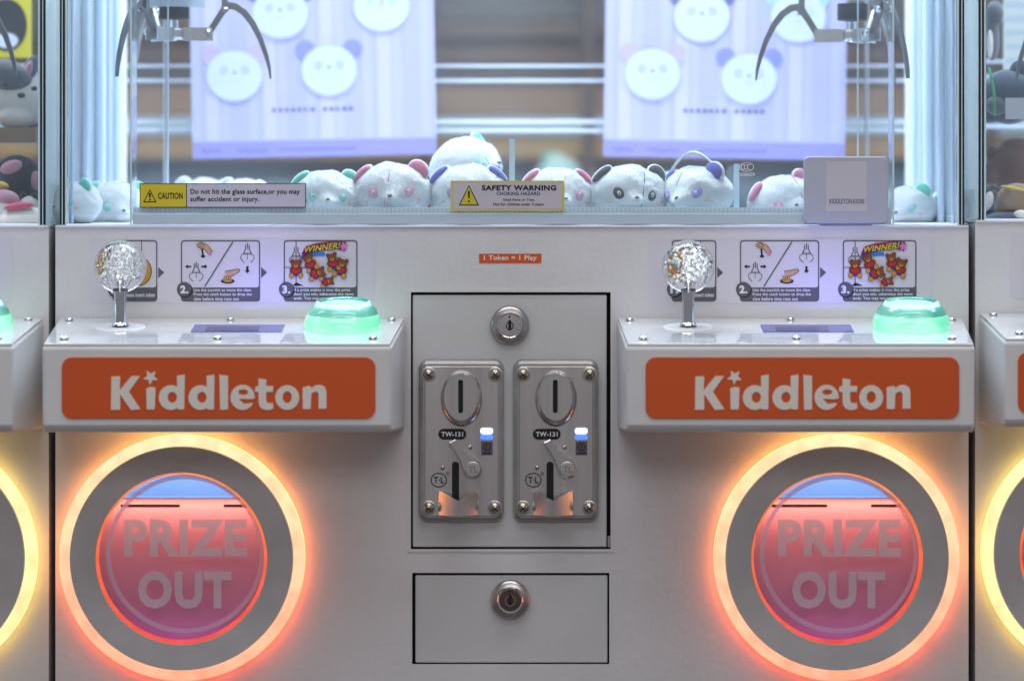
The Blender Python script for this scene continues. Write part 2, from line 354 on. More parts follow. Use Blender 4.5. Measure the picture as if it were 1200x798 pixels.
# ---- rounded logo lettering, traced as outlines with counters cut out (distance field -> contour)
def sd_poly(px, pz, poly):
    d = np.full(px.shape, 1e9); sg = np.ones(px.shape); n = len(poly)
    for i in range(n):
        a = poly[i]; b = poly[i-1]; ex, ez = b[0]-a[0], b[1]-a[1]; wx, wz = px-a[0], pz-a[1]
        t = np.clip((wx*ex+wz*ez)/(ex*ex+ez*ez), 0, 1); d = np.minimum(d, (wx-ex*t)**2+(wz-ez*t)**2)
        c1 = pz >= a[1]; c2 = pz < b[1]; c3 = ex*wz > ez*wx
        sg = np.where((c1 & c2 & c3) | (~c1 & ~c2 & ~c3), -sg, sg)
    return sg*np.sqrt(d)
def sd_ell(px, pz, c, r):
    k = np.hypot((px-c[0])/r[0], (pz-c[1])/r[1]); return (k-1)*min(r)
def contours(F, x0, z0, h):
    ny, nx = F.shape; seg = {}
    def ip(i0, j0, i1, j1):
        a, b = F[i0, j0], F[i1, j1]; t = a/(a-b); return (round(x0+(j0+(j1-j0)*t)*h, 4), round(z0+(i0+(i1-i0)*t)*h, 4))
    ins = F < 0
    act = np.argwhere((ins[:-1, :-1].astype(int)+ins[1:, :-1]+ins[:-1, 1:]+ins[1:, 1:]) % 4 != 0)
    for i, j in act:
        c = [(i, j), (i, j+1), (i+1, j+1), (i+1, j)]; s = [bool(ins[p]) for p in c]; cr = []
        for k in range(4):
            if s[k] != s[(k+1) % 4]: cr.append((k, s[k], ip(*(c[k] if s[k] else c[(k+1) % 4]), *(c[(k+1) % 4] if s[k] else c[k]))))
        for k in range(0, len(cr)):
            if cr[k][1]:       # leaving inside
                nxt = cr[(k+1) % len(cr)]; seg[cr[k][2]] = nxt[2]
    out = []
    while seg:
        st, cur = seg.popitem(); l = [st]
        while cur != st and cur in seg: l.append(cur); cur = seg.pop(cur)
        if len(l) > 6:
            q = [l[0]]
            for k in range(1, len(l)-1):
                a, b, c = q[-1], l[k], l[k+1]
                if abs((b[0]-a[0])*(c[1]-a[1])-(b[1]-a[1])*(c[0]-a[0])) > 0.9 or math.dist(a, b) > 14: q.append(b)
            out.append(q)
    return out
def inside(pt, l):
    c = False
    for i in range(len(l)):
        a, b = l[i], l[i-1]
        if (a[1] > pt[1]) != (b[1] > pt[1]) and pt[0] < (b[0]-a[0])*(pt[1]-a[1])/(b[1]-a[1])+a[0]: c = not c
    return c
def nest(loops):
    d = [sum(inside(l[0], m) for m in loops if m is not l) for l in loops]
    return [[l]+[m for m, dm in zip(loops, d) if dm == 1 and inside(m[0], l)] for l, dl in zip(loops, d) if dl == 0]
def logo_loops():
    h = 1.5; er = 2.2; xs = np.arange(30.137, 1145, h); zs = np.arange(87.211, 305, h); gx, gz = np.meshgrid(xs, zs)
    e = lambda c, r: sd_ell(gx, gz, c, r); p = lambda q: sd_poly(gx, gz, q)
    F = p([(44,125),(93,123),(90,190),(146,122),(194,122),(137,203),(196,293),(143,296),(92,222),(93,295),(42,296)])
    F = np.minimum(F, p([(219,184),(243,176),(270,181),(266,294),(221,294)]))
    F = np.maximum(F, -p([(205,166),(243,156),(282,166),(282,172),(243,168),(205,176)]))
    for dx in (0, 149):
        d = np.minimum(e((345+dx,232), (63,64)), p([(373+dx,121),(417+dx,115),(414+dx,294),(377+dx,294)]))
        F = np.minimum(F, np.maximum(d, -e((352+dx,231), (21,25))))
    F = np.minimum(F, p([(586,115),(634,122),(634,294),(590,296)]))
    ee = np.maximum(e((705,231), (63,65)), -e((708,205), (21,12))); ee = np.maximum(ee, -p([(690,240),(745,243),(775,236),(775,262),(748,257),(712,262)]))
    F = np.minimum(F, ee)
    F = np.minimum(F, p([(783,133),(827,141),(825,172),(862,172),(858,206),(825,206),(825,245),(831,257),(845,259),(858,255),(862,288),(845,296),(820,297),(798,288),(786,272),(783,250),(783,207),(764,205),(768,176),(783,172)]))
    F = np.minimum(F, np.maximum(e((929,232), (62,64)), -e((929,230), (21,27))))
    F = np.minimum(F, p([(1004,180),(1044,170),(1050,182),(1072,168),(1096,166),(1118,176),(1128,200),(1128,290),(1084,290),(1084,215),(1078,205),(1066,205),(1052,214),(1049,292),(1005,292)]))
    F = np.minimum(F+er, p(star(243, 130, 40, 17.5, 4)))
    return [[(x/4.286+120, z/4.286+410) for x, z in l] for l in contours(F, xs[0], zs[0], h)]
LOGO = logo_loops()

# ================================================================ SETTING
MB().box(-2600, 2600, -5200, 4200, -20, 0).build('floor', mat('dark_floor', '#5a5550', 0.35, var=0.2, vscale=3), kind='structure')
YB = 1900
wallmat = mat('dim_brown_wall', '#6d5a50', 0.7, var=0.35, vscale=1.6, stretch=(0.4, 1, 2.2))
MB().box(-2600, 2600, YB+400, YB+440, 0, 4000).build('back_wall', wallmat, kind='structure')

# ================================================================ CLAW MACHINE
TOPK = 21/180.0
def T(px, py):                       # point on the sloping top of a control box
    y = (373-py)/(TOPK+(py-200)/D); return P(px, py, y)
def topz(y): return Z(373)+y*TOPK

def screw(parent, x, y, z, r, axis='y', normal=None):
    mb = MB(); prof = [(r, 0), (r, r*0.25), (r*0.8, r*0.6), (r*0.35, r*0.78), (0.01, r*0.8)]
    if axis == 'y':
        mb.lathe([(a, -h) for a, h in prof], (0, 0, 0), 'y', 20)
        o = mb.build('screw', ['screw', 'ink'], parent)
        c = MB(); 
        for a in (R(35), R(125)):
            dx, dz = math.cos(a)*r*0.5, math.sin(a)*r*0.5; c.plate([line(-dx, -dz, dx, dz, r*0.2)], -r*0.83)
    else:
        mb.lathe(prof, (0, 0, 0), 'z', 20); o = mb.build('screw', ['chrome'], parent)
        c = None
    loc = Vector((x*S, y*S, z*S)); o.location = loc
    if c:
        s2 = c.build('screw_slot', 'ink'); s2.parent = o
    return o

def bear(mb, cx, cz, s, rot, y, ms):
    """printed teddy in a red jumper: ms = (outline, brown, tan, red, blue)"""
    ol, br, ta, rd, bl = ms
    def e(dx, dz, r, rz, m, yy):
        c, q = math.cos(R(rot)), math.sin(R(rot)); X0 = cx+(dx*c-dz*q)*s; Z0 = cz+(dx*q+dz*c)*s
        mb.plate([circ(X0, Z0, (r+0.10*5)*s, 14, (rz+0.10*5)*s, rot=R(rot))], yy+0.0, m=ol); mb.plate([circ(X0, Z0, r*s, 14, rz*s, rot=R(rot))], yy-0.05, m=m)
    i = 0
    for d in ((-6, -3, 2.6, 3.6, br), (6, -3, 2.6, 3.6, br), (0, -8.5, 5.2, 2.8, bl), (0, -3.5, 6, 5, rd), (-6.5, -11, 3.3, 3.6, ta), (6.5, -11, 3.3, 3.6, ta),
              (-5.2, 9.6, 2.5, 2.5, br), (5.2, 9.6, 2.5, 2.5, br), (0, 5, 6.6, 5.6, br), (0, 2.8, 3, 2.4, ta)):
        e(*d, y-0.1*i); i += 1
    e(0, 3.6, 0.6, 0.4, ol, y-0.1*i)

def claw_icon(mb, cx, cz, y, m):
    for q in ([(cx, cz+9), (cx, cz+2)], [(cx-2.2, cz+7), (cx-2.2, cz+1)], [(cx+2.2, cz+7), (cx+2.2, cz+1)], [(cx-2.6, cz+1), (cx-4.6, cz-3)], [(cx+2.6, cz+1), (cx+4.6, cz-3)], [(cx-5, cz-3.4), (cx+5, cz-3.4)]):
        mb.plate([polyline(q, 1.1)], y, m=m)
    for s in (-1, 1):
        mb.plate([polyline([(cx+s*3.5, cz-3.2), (cx+s*7.6, cz-5.5), (cx+s*8, cz-9), (cx+s*5.6, cz-12.4), (cx+s*3.4, cz-13.4)], 0.8)], y-0.03, m=m)
    mb.plate([line(cx, cz-3.5, cx, cz-10, 0.7)], y-0.06, m=m)

def hand(mb, cx, cz, y, kind):
    if kind == 0:      # hand on a stick
        mb.plate([line(cx-1, cz-1, cx, cz-9, 2)], y, m=1); mb.plate([circ(cx, cz-9.5, 2.6, 12, 1.5)], y-.03, m=1)
        mb.plate([polyline([(cx-4, cz+4), (cx+4, cz+1), (cx+9, cz-6)], [7.5, 6.6, 6])], y-.06, m=1)
        mb.plate([polyline([(cx-4, cz+4), (cx+4, cz+1), (cx+8.6, cz-5.6)], [6.2, 5.4, 4.8])], y-.09, m=4)
        for i in range(4): mb.plate([circ(cx-6+2.1*i, cz+5.2-1.5*abs(i-1.2), 1.7, 10, 2.2)], y-.12, m=1); mb.plate([circ(cx-6+2.1*i, cz+5.2-1.5*abs(i-1.2), 1.2, 10, 1.7)], y-.15, m=4)
        mb.plate([circ(cx+8, cz-6.2, 2.4, 10)], y-.12, m=9)
    else:              # hand pressing a button
        mb.plate([circ(cx, cz-5.5, 8, 20, 2.9)], y, m=1); mb.plate([circ(cx, cz-4.6, 5.4, 16, 2.3)], y-.03, m=5)
        mb.plate([polyline([(cx-2, cz+2), (cx+5, cz+4), (cx+14, cz+7.4)], [8.6, 6.6, 3.6])], y-.06, m=1)
        mb.plate([polyline([(cx-2, cz+2), (cx+5, cz+4), (cx+13.4, cz+7.2)], [7.2, 5.4, 2.6])], y-.09, m=4)
        for i in range(3): mb.plate([circ(cx-3.4+2.8*i, cz-1.6, 1.5, 10, 2.5)], y-.12, m=1); mb.plate([circ(cx-3.4+2.8*i, cz-1.6, 1.05, 10, 2.1)], y-.15, m=4)

def instruction_sticker(root, dx):
    y = -0.4; top = lambda py: Z(py)
    st = MB().plate([rrect(X(105)+dx, X(438)+dx, top(356), top(279.5), 5)], y).build('instruction_sticker', 'backing', root)
    mats = ['backing', 'ink', 'greyink', 'whiteink', 'skin', 'gold', 'brown', 'red', 'blue', 'pinkink', 'sky', 'magenta', 'yellow', 'greyshade']
    def panel(x0, x1, num, nx):
        mb = MB(); a, b = X(x0)+dx, X(x1)+dx
        mb.plate([rrect(a, b, top(353.5), top(281.5), 4), rrect(a+1.5, b-1.5, top(337), top(283), 3)], y-0.3, m=2)
        mb.plate([[(b+1, top(326)), (b+1, top(313)), (b+8, top(319.5))]], y-0.3, m=2) if num < 3 else None
        mb.plate([circ(X(nx)+dx+0.8, top(340), 9, 28)], y-0.6, m=1); mb.plate([circ(X(nx)+dx, top(339), 8.6, 28)], y-0.7, m=2)
        mb.text('%d.' % num, X(nx)+dx-4.6, X(nx)+dx+4.8, top(344), top(334.5), y-0.8, 0.05, 3)
        return mb, a, b
    p, a, b = panel(132, 184.5, 1, 135)
    p.plate([circ(X(163)+dx, top(318), 15, 32, 17)], y-0.6, m=1); p.plate([circ(X(163)+dx, top(318), 14, 32, 16)], y-0.65, m=5); p.plate([circ(X(161)+dx, top(317), 9, 32, 11), circ(X(161)+dx, top(317), 8, 32, 10)], y-0.7, m=6)
    p.plate([line(X(166)+dx, top(283), X(166)+dx, top(298), 1)], y-0.5, m=2)
    p.text('Please insert token', a+14, b-3, top(348), top(343), y-0.6, 0.02, 3)
    p.build('instruction_panel', mats, st, label='step one panel with a gold token')
    p, a, b = panel(212, 305, 2, 216)
    p.plate([line(X(240)+dx, top(336), X(273)+dx, top(283.5), 1.5)], y-0.5, m=2)
    hand(p, X(238)+dx, top(291), y-0.6, 0); hand(p, X(267)+dx, top(324), y-0.6, 1)
    claw_icon(p, X(230)+dx, top(316), y-0.6, 2); claw_icon(p, X(290)+dx, top(294), y-0.6, 2)
    for s in (-1, 1):
        x = X(230)+dx+s*6; p.plate([[(x, top(313.4)), (x+s*4, top(313.4)), (x+s*4, top(315)), (x+s*7, top(312.5)), (x+s*4, top(310)), (x+s*4, top(311.6)), (x, top(311.6))]], y-0.6, m=1)
    x = X(290)+dx; p.plate([[(x-1.3, top(312)), (x+1.3, top(312)), (x+1.3, top(317)), (x+3, top(317)), (x, top(320.4)), (x-3, top(317)), (x-1.3, top(317))]], y-0.6, m=1)
    for i, t in enumerate(('Use the joystick to move the claw.', 'Press the catch button to drop the', 'claw before time runs out')):
        p.text(t, a+15, a+15+(68, 68, 53)[i], top(342.6+4.9*i), top(338.2+4.9*i), y-0.6, 0.02, 3)
    p.build('instruction_panel', mats, st, label='step two panel with claw and hands')
    p, a, b = panel(332.5, 419, 3, 335.5)
    p.plate([line(X(347)+dx, top(283), X(347)+dx, top(336), 1.0)], y-0.45, m=2); claw_icon(p, X(347)+dx, top(297), y-0.5, 2)
    p.plate([line(X(334)+dx, top(313.5), X(372)+dx, top(314), 0.8)], y-0.42, m=2)
    p.plate([[(X(343)+dx, top(335)), (X(356)+dx, top(335)), (X(347)+dx, top(331))]], y-0.5, m=1)
    ban = [(X(351)+dx, top(302)), (X(357)+dx, top(292)), (X(368)+dx, top(286.5)), (X(385)+dx, top(283.5)), (X(404)+dx, top(283.5))]
    p.plate([polyline([(X(352)+dx, top(302)), (X(362)+dx, top(297.5)), (X(381)+dx, top(298))], [3, 5, 4])], y-0.7, m=10)
    p.plate([polyline([(X(355)+dx, top(299)), (X(360)+dx, top(293)), (X(372)+dx, top(290)), (X(392)+dx, top(287)), (X(405)+dx, top(289))], [4, 9, 10, 9, 11])], y-0.9, m=11)
    p.plate([polyline([(X(356)+dx, top(292)), (X(372)+dx, top(285.6)), (X(392)+dx, top(283.4))], 1.3)], y-1.0, m=7)
    p.plate([star(X(403)+dx, top(289), 6, 3, 10)], y-1.1, m=9)
    v, f = text_mesh('WINNER!', 0.03, 0.2); aa = np.array(v); mn, mx = aa.min(0), aa.max(0)
    for m_, o_, yy in ((1, 0.7, y-1.2), (12, 0, y-1.3)):
        q = []
        for t in v:
            u = (t[0]-mn[0])/(mx[0]-mn[0]); s_ = (t[1]-mn[1])/(mx[1]-mn[1])
            q.append((X(357)+dx+u*42+o_, yy, top(296.2)+u*5+s_*(6.8+u*0.8)-o_))
        p.add(q, f, m_)
    for i, (bx, bz, sc_, ro) in enumerate(((347, 314, 0.82, 0), (363, 307, 0.8, 25), (390, 306, 0.8, 12), (372, 320, 0.78, -75), (400, 313, 0.85, -14), (384, 330, 0.62, -80))):
        bear(p, X(bx)+dx, top(bz), sc_, ro, y-1.2-0.12*(i % 3)-1.3*(i % 2), (1, 6, 12 if 0 else 5, 7, 8))
    for i, t in enumerate(('If a prize makes it into the prize', 'door you win, otherwise the game', 'ends. You may not win every time')):
        p.text(t, a+12, a+12+(66, 70, 70)[i], top(342.4+4.9*i), top(338+4.9*i), y-0.6, 0.02, 3)
    p.build('instruction_panel', mats, st, label='step three panel with winning teddy bears')
    return st

def control_box(root, dx, gy=True):
    xb0, xb1, xf0, xf1 = X(69)+dx, X(475)+dx, X(75.5)+dx, X(466.5)+dx
    mb = MB(); yb, yf = -0.5, -180
    zt0, zt1, zb0, zb1 = topz(yb)-3, topz(yf)-3, Z(503), Z(493.5)
    pr = [(yf, zt1), (yf, zb1+9), (yf+3, zb1+3), (yf+9, zb1), (yb, zb0), (yb, zt0)]; fx = lambda a, b, y: a+(b-a)*(y-yf)/(yb-yf)
    mb.loft([[(fx(xf0, xb0, y), y, z) for y, z in pr], [(fx(xf1, xb1, y), y, z) for y, z in pr]], True, True, 0, False)
    box = mb.build('control_box', 'boxpaint', root, bevel=4, seg=3)
    # clear-coated top plate
    mb = MB(); e = 1.5
    mb.hexa([(xf0+e, yf+2, topz(yf)-3+3.4), (xf1-e, yf+2, topz(yf)+0.4), (xb1-e, yb-1, topz(yb)+0.4), (xb0+e, yb-1, topz(yb)+0.4),
             (xf0+e, yf+2, topz(yf)-2.6), (xf1-e, yf+2, topz(yf)-2.6), (xb1-e, yb-1, topz(yb)-2.6), (xb0+e, yb-1, topz(yb)-2.6)])
    mb.build('top_plate', 'plate', box, bevel=0.8)
    for px, py in ((75, 398), (255, 397.5), (437, 397.5), (81, 376), (270, 375.5), (459, 375.5)):
        x, y, z = T(px, py); s = screw(box, x+dx, y, z+0.3, 5.2, 'z')
    # lcd window
    x0, x1 = X(232)+dx*1, X(337)+dx
    x0 = T(223, 390)[0]+dx; x1 = T(330, 390)[0]+dx; ya, yb2 = T(223, 390)[1], T(228, 381)[1]
    mb = MB(); q = lambda xx0, xx1, a, b, h, m: mb.add([(xx0, a, topz(a)+h), (xx1, a, topz(a)+h), (xx1, b, topz(b)+h), (xx0, b, topz(b)+h)], [(0, 1, 2, 3)], m)
    q(x0, x1, ya, yb2, 0.8, 0); q(x0+16, x1-28, ya+5, yb2-14, 1.1, 1)
    mb.build('display_window', ['display', 'displaydark'], box)
    dl = area('display_light', ((x0+x1)/2*S+0.018, -44*S, (topz(-44)+2)*S), (R(180)+math.atan(TOPK), 0, 0), (x1-x0)*0.8*S, 14*S, (0.22, 0.18, 1.0), 0.038); dl.data.spread = R(165)
    # orange name plate with cream lettering
    k = (D+yf)/D; nx = lambda px: (px-XC)*k+dx; nz = lambda py: ZC-(py-200)*k
    np_ = MB(); bevplate(np_, lambda i: rrect(nx(72.5), nx(440), nz(490.5), nz(418.5), 12*k, ins=i), yf-1.6, yf-0.3, 0.5)
    pl = np_.build('name_plate', 'orange', box)
    lg = MB()
    for grp in nest(LOGO): lg.plate([[(nx(x), nz(z+1.5)) for x, z in l] for l in grp], yf-2.2, yf-1.5)
    lg.build('lettering', 'cream', pl, label='cream Kiddleton lettering with a star over the i')
    return box

def joystick(root, dx, style=0):
    x, y, z = T(141, 384.5); x += dx; z += 0.5
    dm = MB().lathe([(29, 0), (29, 0.9), (28, 1.3), (0.01, 1.5)], (x, y, z), 'z', 48, 0, False); dm.v = [(a, b, c+(b-y)*TOPK) for a, b, c in dm.v]
    j = dm.build('joystick', mat('frosted_disc', '#f6f6f8', 0.3), root)
    MB().lathe([(10, 2.6), (9, 5), (7.4, 6), (7.2, 7), (7.2, 50), (5, 52), (5, 58)], (x, y, z), 'z', 32).build('shaft', 'chrome', j)
    zb = Z(200)-(312.5-200)*(D+y)/D; rb = 30.5
    MB().ell((x, y, zb), (rb, rb, rb), 64, 40).build('ball', 'ball', j)
    MB().lathe([(6, 0), (6, 8), (4, 10), (0.01, 10.5)], (x, y, zb-28), 'z', 20).build('ball_socket', 'screw', j)
    MB().ell((x, y, zb-14.5), (4.5, 4.5, 2.5), 14, 8).build('ball_light', 'led', j)
    pt = bpy.data.lights.new('ball_fill', 'POINT'); pt.energy = 0.10; pt.color = (0.85, 0.93, 1.0); pt.shadow_soft_size = 0.0002  # unseen point lights added in the ball to brighten the bubbles
    po = bpy.data.objects.new('ball_fill', pt); C.objects.link(po); po.location = (x*S, (y-25.5)*S, (zb-10)*S)
    p2 = po.copy(); C.objects.link(p2); p2.location = ((x+6)*S, (y-20)*S, (zb+19)*S)
    rnd = random.Random(5+style); mb = MB()
    n, r0, r1 = ((900, 0.35, 1.0), (260, 0.7, 1.9))[style]
    for i in range(n):
        v = Vector((rnd.gauss(0, 1), rnd.gauss(0, 1), rnd.gauss(0, 1))).normalized()*(rb*0.64*rnd.random()**0.4)
        if v.z < -rb*0.35 and abs(v.x) < 7: continue
        r = rnd.uniform(r0, r1); a, b = (5, 4) if style == 0 else (8, 6)
        mb.ell((x+v.x, y+v.y, zb+v.z), (r*rnd.uniform(.6, 1.5), r, r*rnd.uniform(.6, 1.5)), a, b)
    mb.build('bubbles', 'bubble', j, kind='stuff')
    return j

def push_button(root, dx):
    x, y, z = T(402, 385); x += dx; z += 0.4
    bm_ = MB().lathe([(43.5, -1), (45, 4), (44.8, 8), (43, 13.5), (39.5, 18.5), (35, 22.5), (29, 24.8), (0.01, 25)], (x, y, z), 'z', 64); bm_.v = [(p, q_, c+(q_-y)*TOPK*0.9) for p, q_, c in bm_.v]
    b = bm_.build('push_button', 'button', root)
    bm_ = MB().lathe([(40.6, 17.5), (38.5, 22.5), (34, 26), (31.5, 28.5), (31, 31), (30, 32), (28, 31.5), (26, 29), (12, 28.4), (0.01, 28.4)], (x, y, z), 'z', 64); bm_.v = [(p, q_, c+(q_-y)*TOPK*0.9) for p, q_, c in bm_.v]
    bm_.build('button_cap', 'buttoncap', b)
    mb = MB(); mb.lathe([(30, 25.1), (30, 26.0), (24, 26.6), (24, 25.6)], (x, y, z), 'z', 48)
    mb.v = [(p, q_, c+(q_-y)*TOPK*0.9) for p, q_, c in mb.v]
    mb.build('button_light', 'buttonled', b)
    return b

def prize_port(root, dx, ringmats=('ledring', 'ledface')):
    cx, cz = X(214.5)+dx, Z(652)
    # light ring: side band throws light on the panel, the face is the diffuser
    mb = MB(); n = 96
    mb.loft([at(circ(cx, cz, 143.6, n), -13), at(circ(cx, cz, 143.6, n), -2)], False, False, 0)
    mb.loft([at(circ(cx, cz, 130.6, n), -2), at(circ(cx, cz, 130.6, n), -17)], False, False, 1)
    mb.loft([at(circ(cx, cz, 130.6, n), -17), at(circ(cx, cz, 132, n), -18.4), at(circ(cx, cz, 141, n), -18.4), at(circ(cx, cz, 143.6, n), -13)], False, False, 1)
    ring = mb.build('light_ring', list(ringmats), root)
    plate = MB(); plate.loft([at(circ(cx, cz, 130.4, n), -1), at(circ(cx, cz, 130.4, n), -18.5), at(circ(cx, cz, 129.6, n), -19.5), at(circ(cx, cz, 101.0, n), -19.5), at(circ(cx, cz, 100.2, n), -18.7), at(circ(cx, cz, 100.2, n), 4)], False, False, 0)
    pp = plate.build('port_plate', 'ring_plate', root)
    MB().loft([at(circ(cx, cz, 100.1, n), -18), at(circ(cx-.5, cz+.8, 96.6, n), -16), at(circ(cx-.5, cz+.8, 96.6, n), -10)], False, False).build('lit_rim', 'rim', pp)
    # clear disc with frosted print
    c2 = (cx+1, cz+2)
    disc = MB().loft([at(circ(cx, cz, 99.5, n), -6), at(circ(cx, cz, 99.5, n), -3)], True, True, 0, False).build('clear_disc', 'glass', root)
    MB().plate([circ(c2[0]+2.2, c2[1]+2, 92.6, n), circ(c2[0]+2.2, c2[1]+2, 87.2, n)], -7).build('frosted_ring', 'frostring', disc)
    mb = MB(); mb.text('PRIZE', X(146)+dx, X(290)+dx, Z(651), Z(607.5), -7, 0.045); mb.text('OUT', X(162.5)+dx, X(271.5)+dx, Z(712), Z(668), -7, 0.045)
    mb.build('lettering', 'frost', disc, label='frosted words PRIZE OUT')
    # chute behind: box, flap with two slots, open gap above it
    x0, x1, z0, z1 = cx-118, cx+118, cz-118, cz+118
    mb = MB(); mb.box(x0-4, x0, 5, 130, z0, z1); mb.box(x1, x1+4, 5, 130, z0, z1); mb.box(x0, x1, 5, 130, z0-4, z0); mb.box(x0, x1, 5, 130, z1, z1+4); mb.box(x0-4, x1+4, 130, 134, z0-4, z1+4)
    ch = mb.build('prize_chute', 'chute', root)
    zt = cz+(652-586.5)*1.01
    sl = [rrect(cx-78, cx-7, zt-12, zt-8.2, 1.8, 3), rrect(cx+44, cx+90, zt-12, zt-8.2, 1.8, 3)]
    fl = MB().plate([[(x0+1, z0+1), (x1-1, z0+1), (x1-1, zt), (x0+1, zt)]]+sl, 34, 36).build('prize_flap', 'flap', root)
    MB().box(x0+1, x1-1, 10, 36, zt+0.3, zt+1.5).build('flap_hood', 'chute', fl)  # lip deepened into an added hood that blocks the orange lamp
    MB().box(x0+2, x1-2, 37, 40, zt-16, zt-4).build('slot_backing', 'dark', fl)
    a = area('chute_lamp_or_fill', (cx*S, 21*S, (zt-0.6)*S), (0, 0, 0), 0.14, 0.008, (1.0, 0.42, 0.20), 0.078)
    a2 = area('chute_lamp_or_fill', (cx*S, 20*S, (z0+3)*S), (R(180), 0, 0), 0.13, 0.03, (0.42, 0.08, 0.60), 0.017)  # added purple fill for the lower flap
    a3 = area('chute_lamp_or_fill', (cx*S, 85*S, (z1-2)*S), (0, 0, 0), 0.14, 0.04, (0.32, 0.55, 1.0), 0.085)  # added blue fill standing in for cabinet light in the chute
    return ring

def coin_acceptor(root, dx, k):
    y = -1.0; z = Z
    f = MB(); bevplate(f, lambda i: rrect(X(491)+dx, X(590.5)+dx, z(610.5), z(421), 11, ins=i), y-8, y+2, 5)
    a = f.build('coin_acceptor', 'bezel', root)
    f = MB(); bevplate(f, lambda i: rrect(X(498)+dx, X(584)+dx, z(604), z(428.5), 3, ins=i), y-9.2, y-7.9, 1)
    face = f.build('faceplate', 'brushed', a)
    yf = y-9.3
    for px, py in ((502.5, 438), (580.5, 438), (502.5, 594), (580, 594)):
        MB().lathe([(8.6, 0), (8.6, -0.8), (7.6, -1.0)], (X(px)+dx, yf+0.2, z(py)), 'y', 24).build('screw_washer', 'bezel', a)
        screw(a, X(px)+dx, yf-0.7, z(py), 6.4)
    # oval coin entry
    cx, cz = X(541)+dx, z(466)
    lo = lambda rx, rz, yy, oz=0: at(circ(cx-oz*0.2, cz+oz, rx, 48, rz), yy)
    m = MB().loft([lo(24.5, 33, yf+0.5), lo(24, 32.5, yf-2), lo(21, 29, yf-6, 1), lo(19.6, 27.4, yf-6.6, 2)], False, False)
    ov = m.build('coin_entry', 'steel', a)
    MB().plate([circ(cx-0.4, cz+2, 19.6, 48, 27.4), rrect(cx-3.6, cx+2, cz-17, cz+22, 2.6, 5)], yf-6.0, yf-4.5).build('coin_entry_face', 'brushed', ov)
    MB().plate([rrect(cx-5, cx+3.5, cz-19, cz+24, 2.6, 5)], yf-3.2).build('coin_slot', 'ink', ov)
    # model plate
    mb = MB(); mb.plate([rrect(X(514)+dx, X(546.5)+dx, z(514.3), z(501.5), 6.3)], yf-0.4, yf, 0); mb.text('TW-131', X(517.5)+dx, X(543)+dx, z(510.6), z(505), yf-0.7, 0.025, 1)
    mb.build('model_badge', ['ink', 'whiteink'], a)
    # status lights
    mb = MB(); bevplate(mb, lambda i: rrect(X(563)+dx, X(578)+dx, z(508), z(500.5), 3, ins=i), yf-2, yf, 1); mb.build('status_light', 'pale_led', a, label='lit pale blue status light')
    mb = MB(); bevplate(mb, lambda i: rrect(X(563)+dx, X(578)+dx, z(514.4), z(508.6), 2.5, ins=i), yf-1.4, yf, 1); mb.build('status_light', 'blue_led', a, label='deep blue status light')
    mb = MB(); mb.plate([rrect(X(564)+dx, X(577.5)+dx, z(532.5), z(516), 1)], yf-0.3, yf, 0); mb.plate([circ(X(570.7)+dx, z(523), 4.6, 24), circ(X(570.7)+dx, z(523), 3.6, 24)], yf-0.6, m=1); mb.plate([line(X(570.7)+dx, z(520.5), X(570.7)+dx, z(525.5), 1)], yf-0.6, m=1)
    mb.box(X(566)+dx, X(575.5)+dx, yf-0.6, yf-0.3, z(530.8), z(529.4), 1); mb.build('label_plate', ['greyink', 'ink'], a)
    # coin return slot, cup and lever
    mb = MB(); mb.plate([rrect(X(530)+dx, X(538.2)+dx, z(588), z(540), 3.6, 5)], yf-0.4, yf, 0); mb.build('return_slot', 'ink', a)
    n = 24; x0, x1 = X(514)+dx, X(561)+dx; pts_t, pts_b = [], []
    top_l, bot_l, back_l = [], [], []
    for i in range(n+1):
        t = i/n; x = x0+(x1-x0)*t; u = abs(2*t-1.0)
        d = 22*(1-u**1.15)+1.5; dip = 9*max(0, 1-u*1.25) if u < 0.8 else 0
        top_l.append((x, yf-d, z(574.5)-dip)); bot_l.append((x, yf-d*0.9-0.6, z(602))); back_l.append((x, yf-d+2.2 if d > 3 else yf, z(574.5)-dip))
    mb = MB(); mb.loft([bot_l, [(p[0], q[1]-0.6, (p[2]+q[2])/2) for p, q in zip(top_l, bot_l)], top_l, back_l], False, False, 0, True, closed=False); mb.add(bot_l+[(x0, yf, z(602)), (x1, yf, z(602))][::-1], [tuple(range(n+3))])
    mb.box(x0-0.6, x0+1.6, yf-2.4, yf, z(602), z(574)); mb.box(x1-1.6, x1+0.6, yf-2.4, yf, z(602), z(574))
    mb.build('return_cup', 'steel', a)
    lv = [(X(526.5)+dx, z(516.5)), (X(534)+dx, z(513)), (X(541)+dx, z(523)), (X(551)+dx, z(532)), (X(560.5)+dx, z(540)), (X(565)+dx, z(548)), (X(562)+dx, z(556)), (X(554.5)+dx, z(558.6)), (X(547)+dx, z(556)), (X(543.5)+dx, z(549)), (X(540)+dx, z(538)), (X(533)+dx, z(526))]
    l3 = MB(); cxm = sum(p[0] for p in lv)/12; czm = sum(p[1] for p in lv)/12
    fn = lambda i: [(p[0]+(cxm-p[0])*i*0.04, p[1]+(czm-p[1])*i*0.04) for p in lv]
    l3.loft([at(fn(0), yf-3.5), at(fn(0), yf-8), at(fn(1.6), yf-9.2)], True, True, 0, False)
    lev = l3.build('return_lever', 'steel', a)
    MB().lathe([(9, 0), (9, -1.2), (8.2, -1.6), (0.01, -1.7)], (X(554.5)+dx, yf-9.0, z(548.2)), 'y', 32, 0, False).build('lever_boss', 'brushed', lev)
    mb = MB(); mb.text('TL', X(549.5)+dx, X(560)+dx, z(552), z(544.4), yf-11.1, 0.01); mb.build('emblem', 'greyshade', lev)
